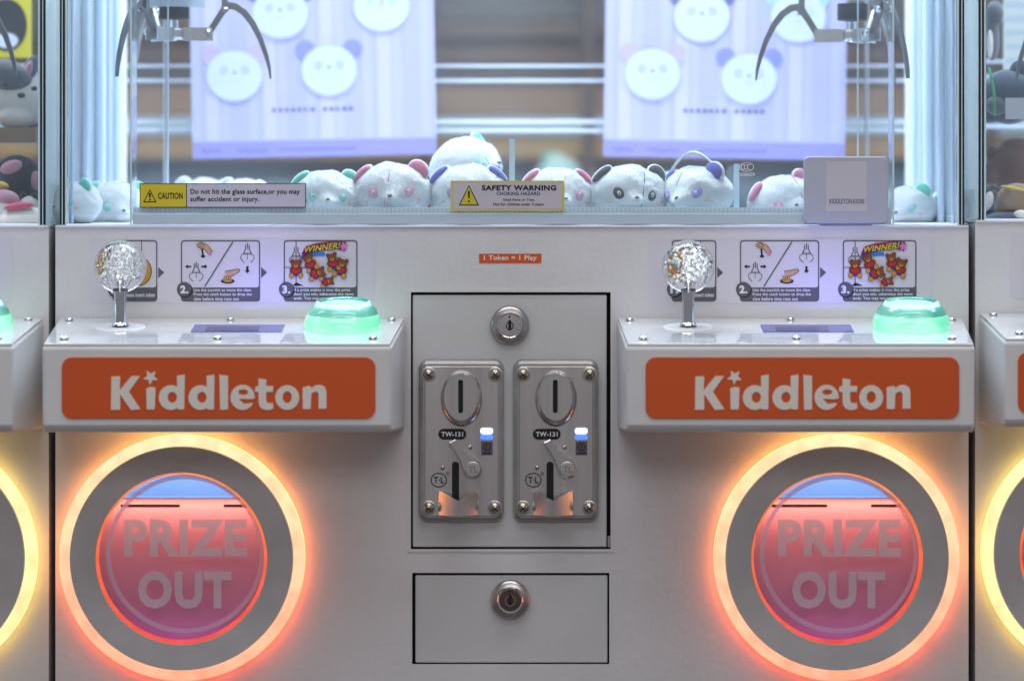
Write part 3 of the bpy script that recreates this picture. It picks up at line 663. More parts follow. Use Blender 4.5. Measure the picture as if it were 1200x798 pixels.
    # T-L logo
    mb = MB(); mb.plate([circ(X(514.5)+dx, z(561.5), 9.6, 40, 8.6), circ(X(514.5)+dx, z(561.5), 8.4, 40, 7.4)], yf-0.3); mb.text('T·L', X(508.6)+dx, X(520.4)+dx, z(565.2), z(557.6), yf-0.3, 0.03)
    mb.plate([circ(X(525)+dx, z(554), 2.0, 16), circ(X(525)+dx, z(554), 1.5, 16)], yf-0.3); mb.text('R', X(524.2)+dx, X(525.9)+dx, z(555), z(553), yf-0.3)
    mb.build('emblem', 'ink', a)
    for px, py in ((551, 523), (519, 547)): MB().ell((X(px)+dx, yf-0.4, z(py)), (2.6, 1.8, 2.6), 14, 8).build('rivet', 'screw', a)
    return a

def key_lock(root, px, py, dark):
    x, z, y = X(px), Z(py), -0.5
    l = MB().lathe([(22.6, 2), (22.8, -2), (21.8, -4.2), (19.5, -5.4), (15.8, -6.4), (15, -8.6)], (x, y, z), 'y', 64).build('key_lock', 'bezel', root)
    MB().lathe([(15, 0), (15, -8.8), (14.4, -9.4), (13.6, -9.0), (13.5, -1)], (x, y, z), 'y', 48).build('lock_collar', 'chrome', l)
    MB().lathe([(13.4, -1), (13.4, -8), (12.8, -8.6), (0.01, -8.8)], (x, y, z), 'y', 48).build('lock_barrel', mat('dark_lock_barrel', (0.20, 0.13, 0.12), 0.3, 1.0) if dark else 'steel', l)
    mb = MB(); mb.plate([circ(x, z-0.5, 4.6, 24, 5.0), circ(x, z-0.5, 3.4, 24, 3.8)], y-9.0); mb.plate([rrect(x-1.7, x+1.7, z-6, z+6.5, 1.4, 3)], y-9.2); mb.plate([circ(x-0.2, z+10, 1.2, 12)], y-9.0)
    mb.build('keyhole', 'ink', l)
    if dark: MB().plate([circ(x, z-0.5, 6.0, 24, 6.6), circ(x, z-0.5, 4.8, 24, 5.2)], y-9.1).build('keyhole_rim', 'screw', l)

def machine(name, dx, label, stations, centre=False, ringmats=('ledring', 'ledface')):
    root = empty(name, (X(600)+dx, 200, 0), label, 'claw machine', 'claw machines standing side by side')
    x0, x1 = X(65)+dx, X(1135)+dx
    holes = []
    for s in (0, 1):
        if s in stations: holes.append(circ(X(214.5)+dx+765*s, Z(652), 122, 64))
    if centre: holes += [[(X(481), Z(643.5)), (X(716), Z(643.5)), (X(716), Z(342)), (X(481), Z(342))], [(X(483), Z(778)), (X(714), Z(778)), (X(714), Z(671)), (X(483), Z(671))]]
    MB().plate([[(x0, 60), (x1, 60), (x1, Z(267)), (x0, Z(267))]]+holes, 0, 3).build('front_panel', 'paint', root)
    mb = MB(); mb.box(x0, x0+3, 3.2, 575, 60, Z(267)); mb.box(x1-3, x1, 3.2, 575, 60, Z(267)); mb.box(x0, x1, 575, 578, 60, Z(267)); mb.build('cabinet_side', 'paint', root)
    MB().box(x0+20, x1-20, 20, 560, 0, 60).build('plinth', 'black', root)
    MB().box(x0, x1, -2.5, 20, Z(267)-0.2, Z(264.2)).build('top_ledge', 'paint', root, bevel=1.2)
    MB().box(x0, x1, 20.2, 575, Z(269), Z(263.5)).build('tank_floor', 'innerfloor', root)
    # upper cabinet
    ztop = Z(-760)
    MB().box(x0, x1, 2, 575, ztop, ztop+120).build('roof_box', 'paint', root, bevel=6)
    MB().box(x0+60, x1-60, 60, 520, ztop-6, ztop-0.5).build('ceiling_light_panel', 'coolglow', root)
    area('cabinet_lamp', ((x0+x1)/2*S, 290*S, (ztop-10)*S), (0, 0, 0), 0.66, 0.30, (0.78, 0.87, 1.0), CABP)
    zb = Z(264)
    for s, e in ((1, x0), (-1, x1)):
        MB().box(*sorted((e+s*0.3, e+s*4.2)), 3, 560, zb, ztop).build('side_glass', 'glass', root)
        MB().box(*sorted((e+s*4.6, e+s*10.4)), 4, 9, zb, ztop).build('corner_seal', 'black', root)
        MB().box(*sorted((e+s*6.9, e+s*8)), 3.2, 3.9, zb, ztop).build('corner_trim', 'edge', root)
        MB().box(*sorted((e+s*10.6, e+s*13)), 3, 12, zb, ztop).build('corner_trim', 'edge', root, bevel=0.8)
        MB().box(*sorted((e+s*5.4, e+s*7)), 12, 560, zb, ztop).build('inner_side_panel', 'innertr', root)
        for yy, wd, mm in ((70, 2, 'bar'), (170, 5, 'inner'), (215, 2, 'bar'), (300, 7, 'inner'), (345, 2.5, 'bar'), (410, 4, 'bar'), (470, 7, 'inner'), (505, 2, 'bar')):  # ribs added to imitate vertical reflection streaks on the side wall
            MB().lathe([(wd, zb), (wd, ztop)], (e+s*(8+wd), yy, 0), 'z', 16).build('reflection_rib', mm, root)
        MB().box(*sorted((e+s*9, e+s*17)), 540, 556, zb, ztop).build('reflection_strip', 'coolglow', root)  # glowing strip added to imitate a bright vertical reflection
        MB().lathe([(2.6, zb), (2.6, ztop)], (e+s*70, 545, 0), 'z', 12).build('rear_post', 'chrome', root)
        MB().box(*sorted((e+s*88.5, e+s*87)), 6, 60, zb, ztop).build('divider_glass', 'acrylic', root)
        MB().box(*sorted((e+s*86.6, e+s*88.8)), 4.5, 6, zb, ztop).build('divider_edge', 'edge', root)
        MB().box(*sorted((e+s*118, e+s*120)), 120, 121.6, zb, ztop).build('divider_edge', 'edge', root)
    # front window and its ribbed bottom channel
    MB().box(x0+14, x1-14, 9, 11, Z(252), ztop).build('window_glass', 'window', root)
    MB().box(x0+90, x1-90, 3, 16, Z(263.2), Z(250)).build('window_sill_bar', 'bar', root, bevel=1.2)
    if centre:
        ch = MB().box(x0+90, x1-90, 6, 14, Z(249.8), Z(243.5)).build('ribbed_channel', 'edge', root)
        mb = MB()
        for i in range(178): mb.box(x0+92+i*5, x0+94+i*5, 4.6, 5.9, Z(249), Z(244))
        mb.build('channel_ribs', 'bar', ch, kind='stuff')
    # rear window: pale rails and pane
    for za, zb_, yy in ((76, 79.5, 560), (93, 97, 558), (140, 146, 560), (151, 156, 556)):
        k = (D+yy)/D; MB().box(x0+6, x1-6, yy, yy+6, ZC-(zb_-200)*k, ZC-(za-200)*k).build('rear_rail', 'rail', root, bevel=0.8)
    MB().box(x0+6, x1-6, 570, 572, zb, ztop).build('rear_glass', 'glass', root)
    for s in stations:
        control_box(root, dx+654*s); joystick(root, dx+654*s, s) if (s == 0 or centre) else None
        push_button(root, dx+654*s) if (s == 1 or centre) else None
        instruction_sticker(root, dx+655*s) if centre else MB().plate([rrect(X(105)+dx+655*s, X(438)+dx+655*s, Z(356), Z(279.5), 5)], -0.4).build('instruction_sticker', 'backing', root)
        prize_port(root, dx+765*s, ringmats)
    return root

CABP = 14
main = machine('claw_machine', 0, 'white two player claw machine with twin coin slots and panda plush behind the glass', (0, 1), True)
machine('claw_machine', -1078, 'white claw machine at the left edge with a yellow light ring', (1,), False, ('ledring_y', 'ledface_y'))
nb = machine('claw_machine', 1078, 'white claw machine at the right edge beyond the dark gap', (0,), False, ('ledring_y', 'ledface_y'))
nb.location.z += 6*S
for o in nb.children_recursive:
    if o.name.startswith('name_plate'): o.location.x -= 7*S

# ---- coin door, cash door, acceptors and stickers of the middle machine
MB().box(X(476), X(721), 14, 16, Z(648), Z(338)).build('door_recess', 'dark', main)  # near-black sheet puts the shade of the door gaps into its colour
MB().box(X(478), X(719), 14, 16, Z(783), Z(667)).build('door_recess', 'dark', main)
fr = MB().plate([[(X(477.5), Z(646.5)), (X(719), Z(646.5)), (X(719), Z(339)), (X(477.5), Z(339))], [(X(481.5), Z(643)), (X(715.5), Z(643)), (X(715.5), Z(342.5)), (X(481.5), Z(342.5))]], -1.2, 0.0).build('door_frame', 'paint', main)
cd = MB(); cd.box(X(483.5), X(711), 1.4, 12, Z(641), Z(345.6)); cdo = cd.build('coin_door', 'door', main, bevel=1.6)
MB().lathe([(2.2, Z(641)), (2.2, Z(628))], (X(714), 3, 0), 'z', 12).build('door_hinge', 'steel', cdo)
MB().box(X(486.5), X(712), 2.0, 12, Z(776.5), Z(674)).build('cash_door', 'door', main, bevel=1.6)
for i in range(2): coin_acceptor(main, 110.5*i, i)
key_lock(main, 597.5, 381, False); key_lock(main, 598, 702, True)
ts = MB().plate([rrect(X(561.5), X(634.5), Z(308.5), Z(297.5), 0.5)], -0.5).build('token_sticker', 'orange', main)
MB().text('1 Token = 1 Play', X(567), X(629), Z(306.5), Z(299.3), -0.8, 0.03).build('lettering', 'cream', ts)
# safety warning on the glass
def tri(mb, cx, cz, w, h, y, m0, m1):
    mb.plate([[(cx-w/2, cz-h/2), (cx+w/2, cz-h/2), (cx, cz+h/2)]], y, m=m0)
    mb.plate([[(cx-w/2+2.0, cz-h/2+1.2), (cx+w/2-2.0, cz-h/2+1.2), (cx, cz+h/2-2.2)]], y-0.15, m=m1)
    mb.plate([[(cx-0.8, cz-h*0.16), (cx+0.8, cz-h*0.16), (cx+1.3, cz+h*0.2), (cx-1.3, cz+h*0.2)]], y-0.3, m=m0); mb.plate([circ(cx, cz-h*0.3, 1.2, 12)], y-0.3, m=m0)
yy = 1.0
sw = MB().box(X(528), X(661.5), yy, yy+1.2, Z(247.3), Z(212)).build('safety_sticker', 'border', main, label='yellow bordered SAFETY WARNING sticker')
mb = MB(); mb.plate([[(X(531), Z(244.8)), (X(658.5), Z(244.8)), (X(658.5), Z(214.5)), (X(531), Z(214.5))]], yy-0.2, m=1)
tri(mb, X(549.5), Z(229), 24, 24, yy-0.4, 0, 2)
mb.text('SAFETY WARNING', X(564.5), X(652), Z(223.6), Z(217.2), yy-0.4, 0.045, 0); mb.text('CHOKING HAZARD', X(582), X(633), Z(229.2), Z(225), yy-0.4, 0.02, 0)
mb.text('Small Parts or Toys.', X(589.5), X(627), Z(236.6), Z(232.6), yy-0.4, 0.02, 0); mb.text('Not for children under 3 years.', X(578), X(638), Z(242.2), Z(237.8), yy-0.4, 0.02, 0)
mb.build('lettering', ['ink', 'labelwhite', 'yellow'], sw)
cs = MB().box(X(163.5), X(358.5), yy, yy+1.2, Z(243.5), Z(215)).build('caution_sticker', 'ink', main, label='yellow and white CAUTION strip')
mb = MB(); mb.plate([[(X(164.5), Z(242.6)), (X(218), Z(242.6)), (X(218), Z(215.9)), (X(164.5), Z(215.9))]], yy-0.2, m=2); mb.plate([[(X(219), Z(242.6)), (X(357.6), Z(242.6)), (X(357.6), Z(215.9)), (X(219), Z(215.9))]], yy-0.2, m=1)
tri(mb, X(175.5), Z(229.6), 16, 15.5, yy-0.4, 0, 2)
mb.text('CAUTION', X(185), X(214), Z(233.6), Z(226), yy-0.4, 0.03, 0); mb.text('Do not hit the glass surface,or you may', X(223), X(351.5), Z(229.4), Z(221.6), yy-0.4, 0.025, 0); mb.text('suffer accident or injury.', X(223), X(303.5), Z(238.2), Z(230.4), yy-0.4, 0.025, 0)
mb.build('lettering', ['ink', 'labelwhite', 'yellow'], cs)
mb = MB(); cx, cz = X(875.5), Z(196)
mb.plate([circ(cx, cz, 8.6, 32, 5.6), circ(cx, cz, 7.8, 32, 4.9)], 8.6)
for i in range(3): mb.plate([polyline([(cx-1+3.6*i-3+2.4*math.cos(t), cz+3*math.sin(t)) for t in [R(60+20*j) for j in range(13)]], 0.9)], 8.5)
mb.text('008609', X(867.5), X(885), Z(207), Z(202.5), 8.6, 0.01); mb.build('etched_mark', 'whiteink', main)
# small dividers standing in the plush tank
for px, hgt, y in ((600, 165, 60), (863, 194, 60)):
    x, _, z = P(px, hgt, y)
    g = MB().box(x-1, x+1, y, y+220, Z(263), z).build('tank_divider', 'acrylic', main); MB().box(x-3.4, x+3.4, y-1.5, y-0.1, Z(263), z+2).build('divider_edge', 'edge', g)

# ================================================================ CARD ON THE LEDGE
cy = 0.0
ca = MB(); bevplate(ca, lambda i: rrect(X(941.5), X(1040.5), Z(261.8), Z(183.5), 7, ins=i), -8, -1.5, 1.6)
card = ca.build('card_stand', 'card'); tag(card, 'grey rounded plastic card standing on the ledge at the right of the window', 'card stand')
MB().box(X(960), X(1022), -1.4, 2.4, Z(264), Z(255)).build('foot', 'card', card)
pp = MB().plate([rrect(X(967.5), X(1015), Z(248.5), Z(189.5), 0.6)], -8.3).build('paper_label', 'cardpaper', card)
MB().text('KIDDLETON.KIOSK', X(971.5), X(1012.5), Z(238.8), Z(233.2), -8.6, 0.0).build('lettering', 'cardink', pp)

# ================================================================ PANDA PLUSH
def fur(name, c, var=0.08): return mat(name, c, 0.9, bump=0.28, bscale=900, sheen=0.5, var=var, vscale=60)
F = {'white': fur('white_plush', '#d4d9dc', 0.14), 'mint': fur('mint_plush', '#5cc4a8'), 'pink': fur('pink_plush', '#d07c9c'), 'violet': fur('violet_plush', '#5a5eb8'),
     'grey': fur('charcoal_plush', '#3b4146'), 'purple': fur('purple_plush', '#8a78c8'), 'blush': fur('blush', '#e2bcb0'), 'thread': mat('thread', '#c8d0d4', 0.7)}
for k_, c_ in (('mint', '#84cab8'), ('pink', '#d69cb4'), ('violet', '#9088cc'), ('purple', '#a08cd0'), ('grey', '#34383c')): F[k_+'_pale'] = fur(k_+'_embroidery', c_)
fm_ = F['fuzz'] = mat('white_fuzz', '#d8dee0', 0.9); nt_ = fm_.node_tree; tl_ = nt_.nodes.new('ShaderNodeBsdfTranslucent'); tl_.inputs[0].default_value = (0.84, 0.88, 0.9, 1); mx_ = nt_.nodes.new('ShaderNodeMixShader')
nt_.links.new(nt_.nodes['Principled BSDF'].outputs[0], mx_.inputs[1]); nt_.links.new(tl_.outputs[0], mx_.inputs[2]); nt_.links.new(mx_.outputs[0], nt_.nodes['Material Output'].inputs[0])
def panda(label, loc, yaw=0, pitch=0, roll=0, scale=1.0, hue='mint', seam_x=0, eyehue=None, group='panda head plush toys heaped in the tank', strap=None, wide=1.0, ears=(1, 0)):
    a, b, c = 45*wide, 37, 34; px_ = loc[0]*0.01
    def bumpf(x, z): return 11*math.exp(-((x-2)/12.5)**2-((z+8)/9.5)**2)
    def seam(x, z): return -1.8*math.exp(-((x-seam_x-z*0.15)/1.6)**2)
    def front(x, z): q = 1-(x/a)**2-(z/c)**2; return -b*math.sqrt(max(q, 0.02))-bumpf(x, z)-seam(x, z)
    root = empty('panda_plush', (0, 0, 0), label, 'plush toy', group)
    n, k = 72, 40; loops = []
    for i in range(k+1):
        t = math.pi*(0.004+0.992*i/k); l = []
        for j in range(n):
            p = 2*math.pi*j/n; x, y, z = a*math.sin(t)*math.cos(p), b*math.sin(t)*math.sin(p), c*math.cos(t)
            if z < 0: z *= 0.94
            if y < 0: m = min(1, -y/12); y -= m*(bumpf(x, z)+seam(x, z))
            n_ = 1.5*math.sin(x*.16+z*.11+yaw)*math.sin(z*.19+px_)+0.6*math.sin(x*.37+yaw*2)*math.sin(y*.33+z*.4)
            l.append((x+n_, y, z+n_))
        loops.append(l)
    head = MB().loft(loops).build('head', F['white'], root)
    rn = random.Random(3); fz = MB()
    flat = [Vector(p) for l in loops for p in l]
    for _ in range(16000):
        i, j = rn.randrange(2, k-2), rn.randrange(n); p0, p1, p2 = Vector(loops[i][j]), Vector(loops[i][(j+1) % n]), Vector(loops[i+1][j])
        u, v = rn.random(), rn.random(); p = p0+(p1-p0)*u+(p2-p0)*v; nn = (p2-p0).cross(p1-p0)
        if nn.length < 1e-5: continue
        nn.normalize(); nn = nn if nn.dot(p) > 0 else -nn
        d = (nn+Vector((rn.gauss(0, .5), rn.gauss(0, .5), rn.gauss(0, .5)))).normalized()*rn.uniform(0.6, 1.7); t = d.cross(Vector((rn.gauss(0, 1), rn.gauss(0, 1), rn.gauss(0, 1)))).normalized()*0.28
        fz.v += [tuple(p-t), tuple(p+t), tuple(p+d)]; q = len(fz.v); fz.f.append((q-3, q-2, q-1)); fz.m.append(0); fz.s.append(False)
    fz.build('fuzz', F['fuzz'], head, kind='stuff')
    e = eyehue or hue
    def patch(cx, cz, rx, rz, rot, off, nm, m_):
        mb = MB(); rings = []
        for q in (0.02, 0.5, 0.85, 1.0):
            ring = []
            for i in range(20):
                t = 2*math.pi*i/20; u, v = rx*q*math.cos(t), rz*q*math.sin(t); x = cx+u*math.cos(rot)-v*math.sin(rot); z = cz+u*math.sin(rot)+v*math.cos(rot)
                ring.append((x, front(x, z)-off*(1-q**3)+(0.4 if q == 1 else 0), z))
            rings.append(ring)
        return mb.loft(rings, True, False).build(nm, m_, root)
    for s in (-1, 1):
        patch(2+s*20, 1, 6, 7.4, -s*R(25), 1.6, 'eye_patch', F[e+'_pale'])
        patch(2+s*19.7, 1.4, 3.4, 4.6, -s*R(25), 2.0, 'eye', F['thread'])
        patch(2+s*19.2, 0.6, 1.5, 2.2, s*R(30), 2.6, 'pupil', F['purple' if e != 'grey' else 'grey'])
        patch(2+s*29, -8, 3.4, 2.0, 0, 1.0, 'cheek', F['blush'])
        kind = ears[0 if s < 0 else 1]; ro = Matrix.Rotation(s*R(-46 if kind else -40), 3, 'Y') @ Matrix.Rotation(s*R(14), 3, 'Z')
        ex, ez = s*33*wide, 21.5
        if kind == 0: e1, e2, off = (11.5, 6, 13.5), (10, 4.6, 12), (0.3*s, -2.6, 0.5); ex, ez = s*31*wide, 24.5
        else: e1, e2, off = (6.8, 8.5, 15.5), (5.6, 7.6, 14), (s*0.5, -2.4, 0.6)
        if kind == 2: ex, ez = s*42, -8
        ear = MB().ell((ex, -4, ez), e1, 24, 14, rot=ro).build('ear', F['white'], root)
        MB().ell((ex+off[0], -4+off[1], ez+off[2]), e2, 24, 14, rot=ro).build('ear_lining', F[hue], ear)
    patch(2, -2.5, 2.8, 1.7, 0, 1.8, 'nose', F['grey'])
    mb = MB(); mb.tube([(seam_x+z*0.15, front(seam_x+z*0.15, z)-0.1, z) for z in [c*math.sin(R(t))*0.97 for t in range(-60, 81, 7)] if not (abs(z+2) < 5 and abs(seam_x-2) < 4)], 0.55, 6)
    mb.build('seam', F[hue], root)
    if strap:
        MB().tube([(-38+i*5.2, -6, 16+34*math.sin(math.pi*(i/15))**0.7) for i in range(16)], 1.6, 8).build('hanging_loop', F['thread'], root)
        MB().box(-6, 8, -1, 1, 46, 54).build('care_tag', F['thread'], root)
    root.location = Vector(loc)*S; root.rotation_euler = (R(pitch), R(roll), R(yaw)); root.scale = (scale,)*3
    return root
zf = Z(263.5)
def pl(label, px, ytop, y, **k):      # sits on the tank floor, its crown at the height measured in the photo
    x, _, zt = P(px, ytop, y); s = k.pop('scale', 1.0); h = k.pop('lift', None)
    zc = zt-34*s if h is None else zf+h
    return panda(label, (x, y, zc), scale=s, **k)
pl('mint eared panda plush beside the end of the caution strip', 381, 200, 60, yaw=6, roll=2, hue='mint', seam_x=-24, scale=0.92)
pl('pink eared panda plush between the mint and the blue eared ones', 460, 191, 62, yaw=-4, hue='pink', roll=-2, seam_x=-3, scale=1.05)
pl('blue violet eared panda plush half hidden by the safety warning', 549, 193, 66, yaw=0, hue='violet', seam_x=30, eyehue='purple', scale=1.05, ears=(1, 1))
pl('mint eared panda plush lying on top of the heap behind the others', 545, 162, 140, yaw=58, roll=-8, pitch=-12, ears=(2, 0), hue='mint', seam_x=-8, scale=1.1)
pl('pink eared panda plush just right of the safety warning', 652, 197, 60, yaw=12, hue='pink', seam_x=2, scale=0.98, ears=(1, 1))
pl('charcoal eared panda plush with a dark seam down its face', 736, 194, 62, yaw=10, roll=3, hue='grey', seam_x=10, scale=1.03)
pl('violet eared panda plush with a white hanging loop', 817, 195, 64, yaw=-38, roll=-6, hue='violet', eyehue='purple', strap=True, seam_x=-6, scale=1.02)
pl('pink eared panda plush leaning behind the card stand', 916, 206, 80, yaw=18, roll=-14, hue='pink', seam_x=14, scale=0.95)
pl('mint eared panda plush at the far left end of the tank', 133, 213, 200, yaw=22, roll=4, hue='mint', seam_x=-30, scale=0.95)
pl('mint eared panda plush squeezed against the left side wall', 88, 214, 100, yaw=-40, roll=-8, hue='mint', seam_x=20, scale=0.8, ears=(1, 0))
pl('mint eared panda plush right of the card stand against the corner', 1063, 219, 190, yaw=-30, roll=-6, hue='mint', seam_x=-30, scale=0.85)
pl('mint eared panda plush against the right side wall', 1118, 222, 210, yaw=30, roll=6, hue='mint', seam_x=-30, scale=0.85)
pl('blurred white panda plush far back behind the caution strip', 240, 209, 330, yaw=180, hue='violet', scale=0.9)
pl('blurred violet eared panda plush in the back row left', 285, 210, 300, yaw=150, hue='violet', scale=0.85)
pl('blurred panda plush in the back row between the charcoal and violet ones', 776, 202, 240, yaw=170, hue='violet', scale=0.9)

# ================================================================ POSTERS
def poster(name, label, px0, px1, py1, y, roll, seed):
    x0, _, z0 = P(px0, py1, y); x1, _, z1 = P(px1, -60, y); rn = random.Random(seed)
    root = empty(name, (0, 0, 0), label, 'poster', 'lavender panda posters hung at the back')
    W_, H_ = x1-x0, z1-z0
    mb = MB(); mb.box(0, W_, 0, 1.2, 0, H_, 0)
    n = 17
    for i in range(n):
        if i % 2 == 0: mb.plate([[(W_*i/n, 24), (W_*(i+0.62)/n, 24), (W_*(i+0.62)/n, H_), (W_*i/n, H_)]], -0.3, m=1)
        if i % 4 == 1: mb.plate([[(W_*i/n, 24), (W_*(i+0.9)/n, 24), (W_*(i+0.9)/n, H_), (W_*i/n, H_)]], -0.3, m=2)
    mb.plate([[(0, 0), (W_, 0), (W_, 22), (0, 22)]], -0.3, m=3)
    for a, L in ((12, 30), (58, 44)):
        mb.plate([polyline([(a+i*2.4, 10+2.6*math.sin(i*1.7)+rn.uniform(-1.4, 1.4)) for i in range(int(L/2.4))], 1.6)], -0.6, m=4)
    for i in range(26): mb.plate([[(112+i*4, 9), (114.6+i*4, 9), (114.6+i*4, 11.4), (112+i*4, 11.4)]], -0.6, m=4)
    for i in range(13):
        if i == 7: continue
        xx = W_*0.33+i*8.4; mb.plate([rrect(xx, xx+3.8+rn.random()*2, 60, 65, 0.8, 2)], -0.6, m=5)
    root['base'] = (0, 0, 0)
    base = mb.build('sheet', POST, root)
    k = (D+y)/D
    for (cx, cz, ears, eye) in FACES[seed]:
        X_, _, Z_ = P(cx, cz, y); X_ -= x0; Z_ -= z0; f = MB()
        for s in (-1, 1): f.plate([circ(X_+s*31, Z_+27, 13, 24)], -1.2, m=ears); 
        f.plate([circ(X_, Z_-1, 38, 40, 35)], -1.4, m=2); f.plate([circ(X_, Z_, 36.5, 40, 33)], -1.6, m=0)
        for s in (-1, 1): f.plate([circ(X_+s*14, Z_+7, 4.6, 16, 5.4, rot=s*0.5)], -1.9, m=eye); f.plate([circ(X_+s*14, Z_+7, 1.6, 12)], -2.1, m=6)
        f.plate([circ(X_, Z_+4, 2.2, 12, 1.5)], -1.9, m=5); f.plate([polyline([(X_-5, Z_-5), (X_-2.5, Z_-7), (X_, Z_-4.5), (X_+2.5, Z_-7), (X_+5, Z_-5)], 0.9)], -1.9, m=2)
        f.build('printed_face', FACEM, base)
    root.location = (x0*S, y*S, z0*S); root.rotation_euler = (0, R(roll), 0)
    return root
pm = lambda n, c: mat(n, c, 0.6)
POST = [pm('poster_lavender', '#b0abcf'), pm('poster_stripe', '#b7b2d4'), pm('poster_pale_stripe', '#c2bbd6'), pm('poster_band', '#8e86be'), pm('poster_script', '#5a50a0'), pm('poster_text', '#4a4868')]
FACEM = [pm('face_white', '#c9cfd6'), pm('ear_slate', '#5c6090'), pm('face_edge', '#adabcc'), pm('ear_pink', '#bda8c6'), pm('ear_violet', '#8484bc'), pm('face_nose', '#3c3c60'), pm('eye_white', '#f0f4fa'), pm('ear_mint', '#a4c4d0'), pm('eye_grey', '#a6aac4')]
FACES = {1: [(332, 18, 1, 8), (451, 12, 7, 7), (277, 90, 3, 8), (388, 86, 4, 8)], 2: [(820, 18, 1, 8), (763, 86, 3, 8), (876, 90, 4, 8), (933, 17, 7, 7)]}
poster('poster', 'lavender striped panda poster hanging on the left, its bottom edge tilted', 226, 512, 187, 520, -1.2, 1)
poster('poster', 'lavender striped panda poster hanging on the right behind the card stand', 707, 990, 184, 520, 0.9, 2)

# ================================================================ CLAWS
def claw(label, px, y, rz, zoff=0, hz=3):
    root = empty('claw', (0, 0, 0), label, 'claw', 'steel grabbing claws hanging in the machines')
    z0 = Z(0)
    mb = MB(); mb.lathe([(36, 0), (37, 1.5), (37, 60), (30, 64), (12, 64)], (0, 0, hz), 'z', 40); mb.build('top_housing', 'bar', root)
    mb = MB(); prof = []
    for i in range(9): prof += [(19, -3-i*2.3), (16.5, -4.2-i*2.3)]
    mb.lathe([(17, -3)]+prof+[(5, -24)], (0, 0, 0), 'z', 28); mb.build('coil_boot', 'black', root)
    MB().lathe([(5, -20), (5, -46), (3, -48)], (0, 0, 0), 'z', 16).build('plunger', 'chrome', root)
    MB().lathe([(16, -34), (17, -36), (17, -44), (15, -47)], (0, 0, 0), 'z', 6, sm=False).build('bracket_hub', 'steel', root)
    for i in range(3):
        ang = R(120*i); rot = Matrix.Rotation(ang, 3, 'Z')
        def tr(mb):
            mb.v = [tuple(rot @ Vector(p)) for p in mb.v]; return mb
        b = MB(); b.box(12, 45, -9, -7.6, -48, -33); b.box(12, 45, 7.6, 9, -48, -33); b.box(12, 14, -7.6, 7.6, -48, -33)
        br = tr(b).build('finger_bracket', 'steel', root)
        t = MB(); t.loft([[(x, -9.8, z), (x, -7.0, z)] for x, z in ()] or [[(0, 0, 0)]*3]*2, False, False) if 0 else None
        # upper link from the housing down to the elbow
        t = MB(); t.box(56, 63, -5, -3, -14, 6); t.box(56, 63, 3, 5, -14, 6); t.lathe([(3.4, -6.4), (3.4, -5)], (60, 0, -12), 'y', 14); tr(t).build('link', 'clawsteel', root)
        # finger: link arm, elbow and tapering curved blade in one piece
        pts = [(41, -39), (46, -31), (53, -20), (59, -11), (64, -7), (72, -8), (82, -15), (92, -28), (101, -46), (108, -66), (111.5, -80), (113, -93)]
        wd = [7.5, 7.5, 7.5, 8.5, 9, 8.6, 8.2, 7.4, 6.4, 5.2, 3.8, 1.8]
        out = polyline(pts, wd); f = MB(); f.plate([out], -2.2, 2.2); fi = tr(f).build('finger', 'clawsteel', root, bevel=0.5)
        s = MB(); s.lathe([(4, -10.6), (4, -10), (3.6, -9)], (41, 0, -39), 'y', 16); s.lathe([(4.4, -4.2), (4.2, -7), (2.0, -7.6), (0.01, -7.6)], (60, 0, -12), 'y', 16)
        s.lathe([(3.0, -9), (4.4, -9.4), (4.0, -11.6), (0.01, -12)], (41, 0, -39), 'y', 16); tr(s).build('pivot_bolt', 'chrome', fi)
    MB().tube([(0, 0, 60), (0, 0, 400)], 3, 8).build('cable', 'black', root)
    x, _, z = P(px, 0, y); root.location = (x*S, y*S, (z+zoff)*S); root.rotation_euler = (0, 0, R(rz)); k = (D+y)/D; root.scale = (k, k, k)
    return root
claw('steel three finger claw hanging at the upper left, one finger curving right', 204, 160, 1, 0, -9)
claw('steel three finger claw hanging at the upper right, one finger curving left', 999, 160, 179, -2)
claw('steel claw inside the left neighbouring machine, one finger at the edge', -93, 150, -4, 3)
claw('steel claw inside the right neighbouring machine, finger tip by the blue plush', 1303, 150, 184, -2)

# ================================================================ NEIGHBOUR PLUSH
def blob(name, label, parts, extra, cat='plush toy', group=None):
    """soft toy: one remeshed body from overlapping lobes, plus patches, ears and trimmings"""
    root = empty(name, parts[0][0], label, cat, group)
    mb = MB()
    for c, r in parts: mb.ell(c, r, 24, 14)
    o = mb.build('body', extra[0], root)
    rm = o.modifiers.new('remesh', 'REMESH'); rm.mode = 'VOXEL'; rm.voxel_size = 2.2*S; rm.use_smooth_shade = True
    sm = o.modifiers.new('smooth', 'SMOOTH'); sm.iterations = 6
    for nm, m_, c, r, ro in extra[1]:
        rot = Matrix.Rotation(R(ro), 3, 'Y'); MB().ell(c, r, 20, 12, rot=rot).build(nm, m_, root)
    return root
fblack, fwht, fpk, fbr, fbl, fgr = fur('black_plush', '#1d1c20'), fur('cream_plush', '#d8cfc6'), fur('rose_plush', '#b67f90'), fur('brown_plush', '#6d4a3a', .2), fur('slate_blue_plush', '#3c4658', .2), fur('grey_plush', '#55585f', .2)
fred, fyl = fur('red_felt', '#c04458'), fur('yellow_felt', '#c8a830')
q = P
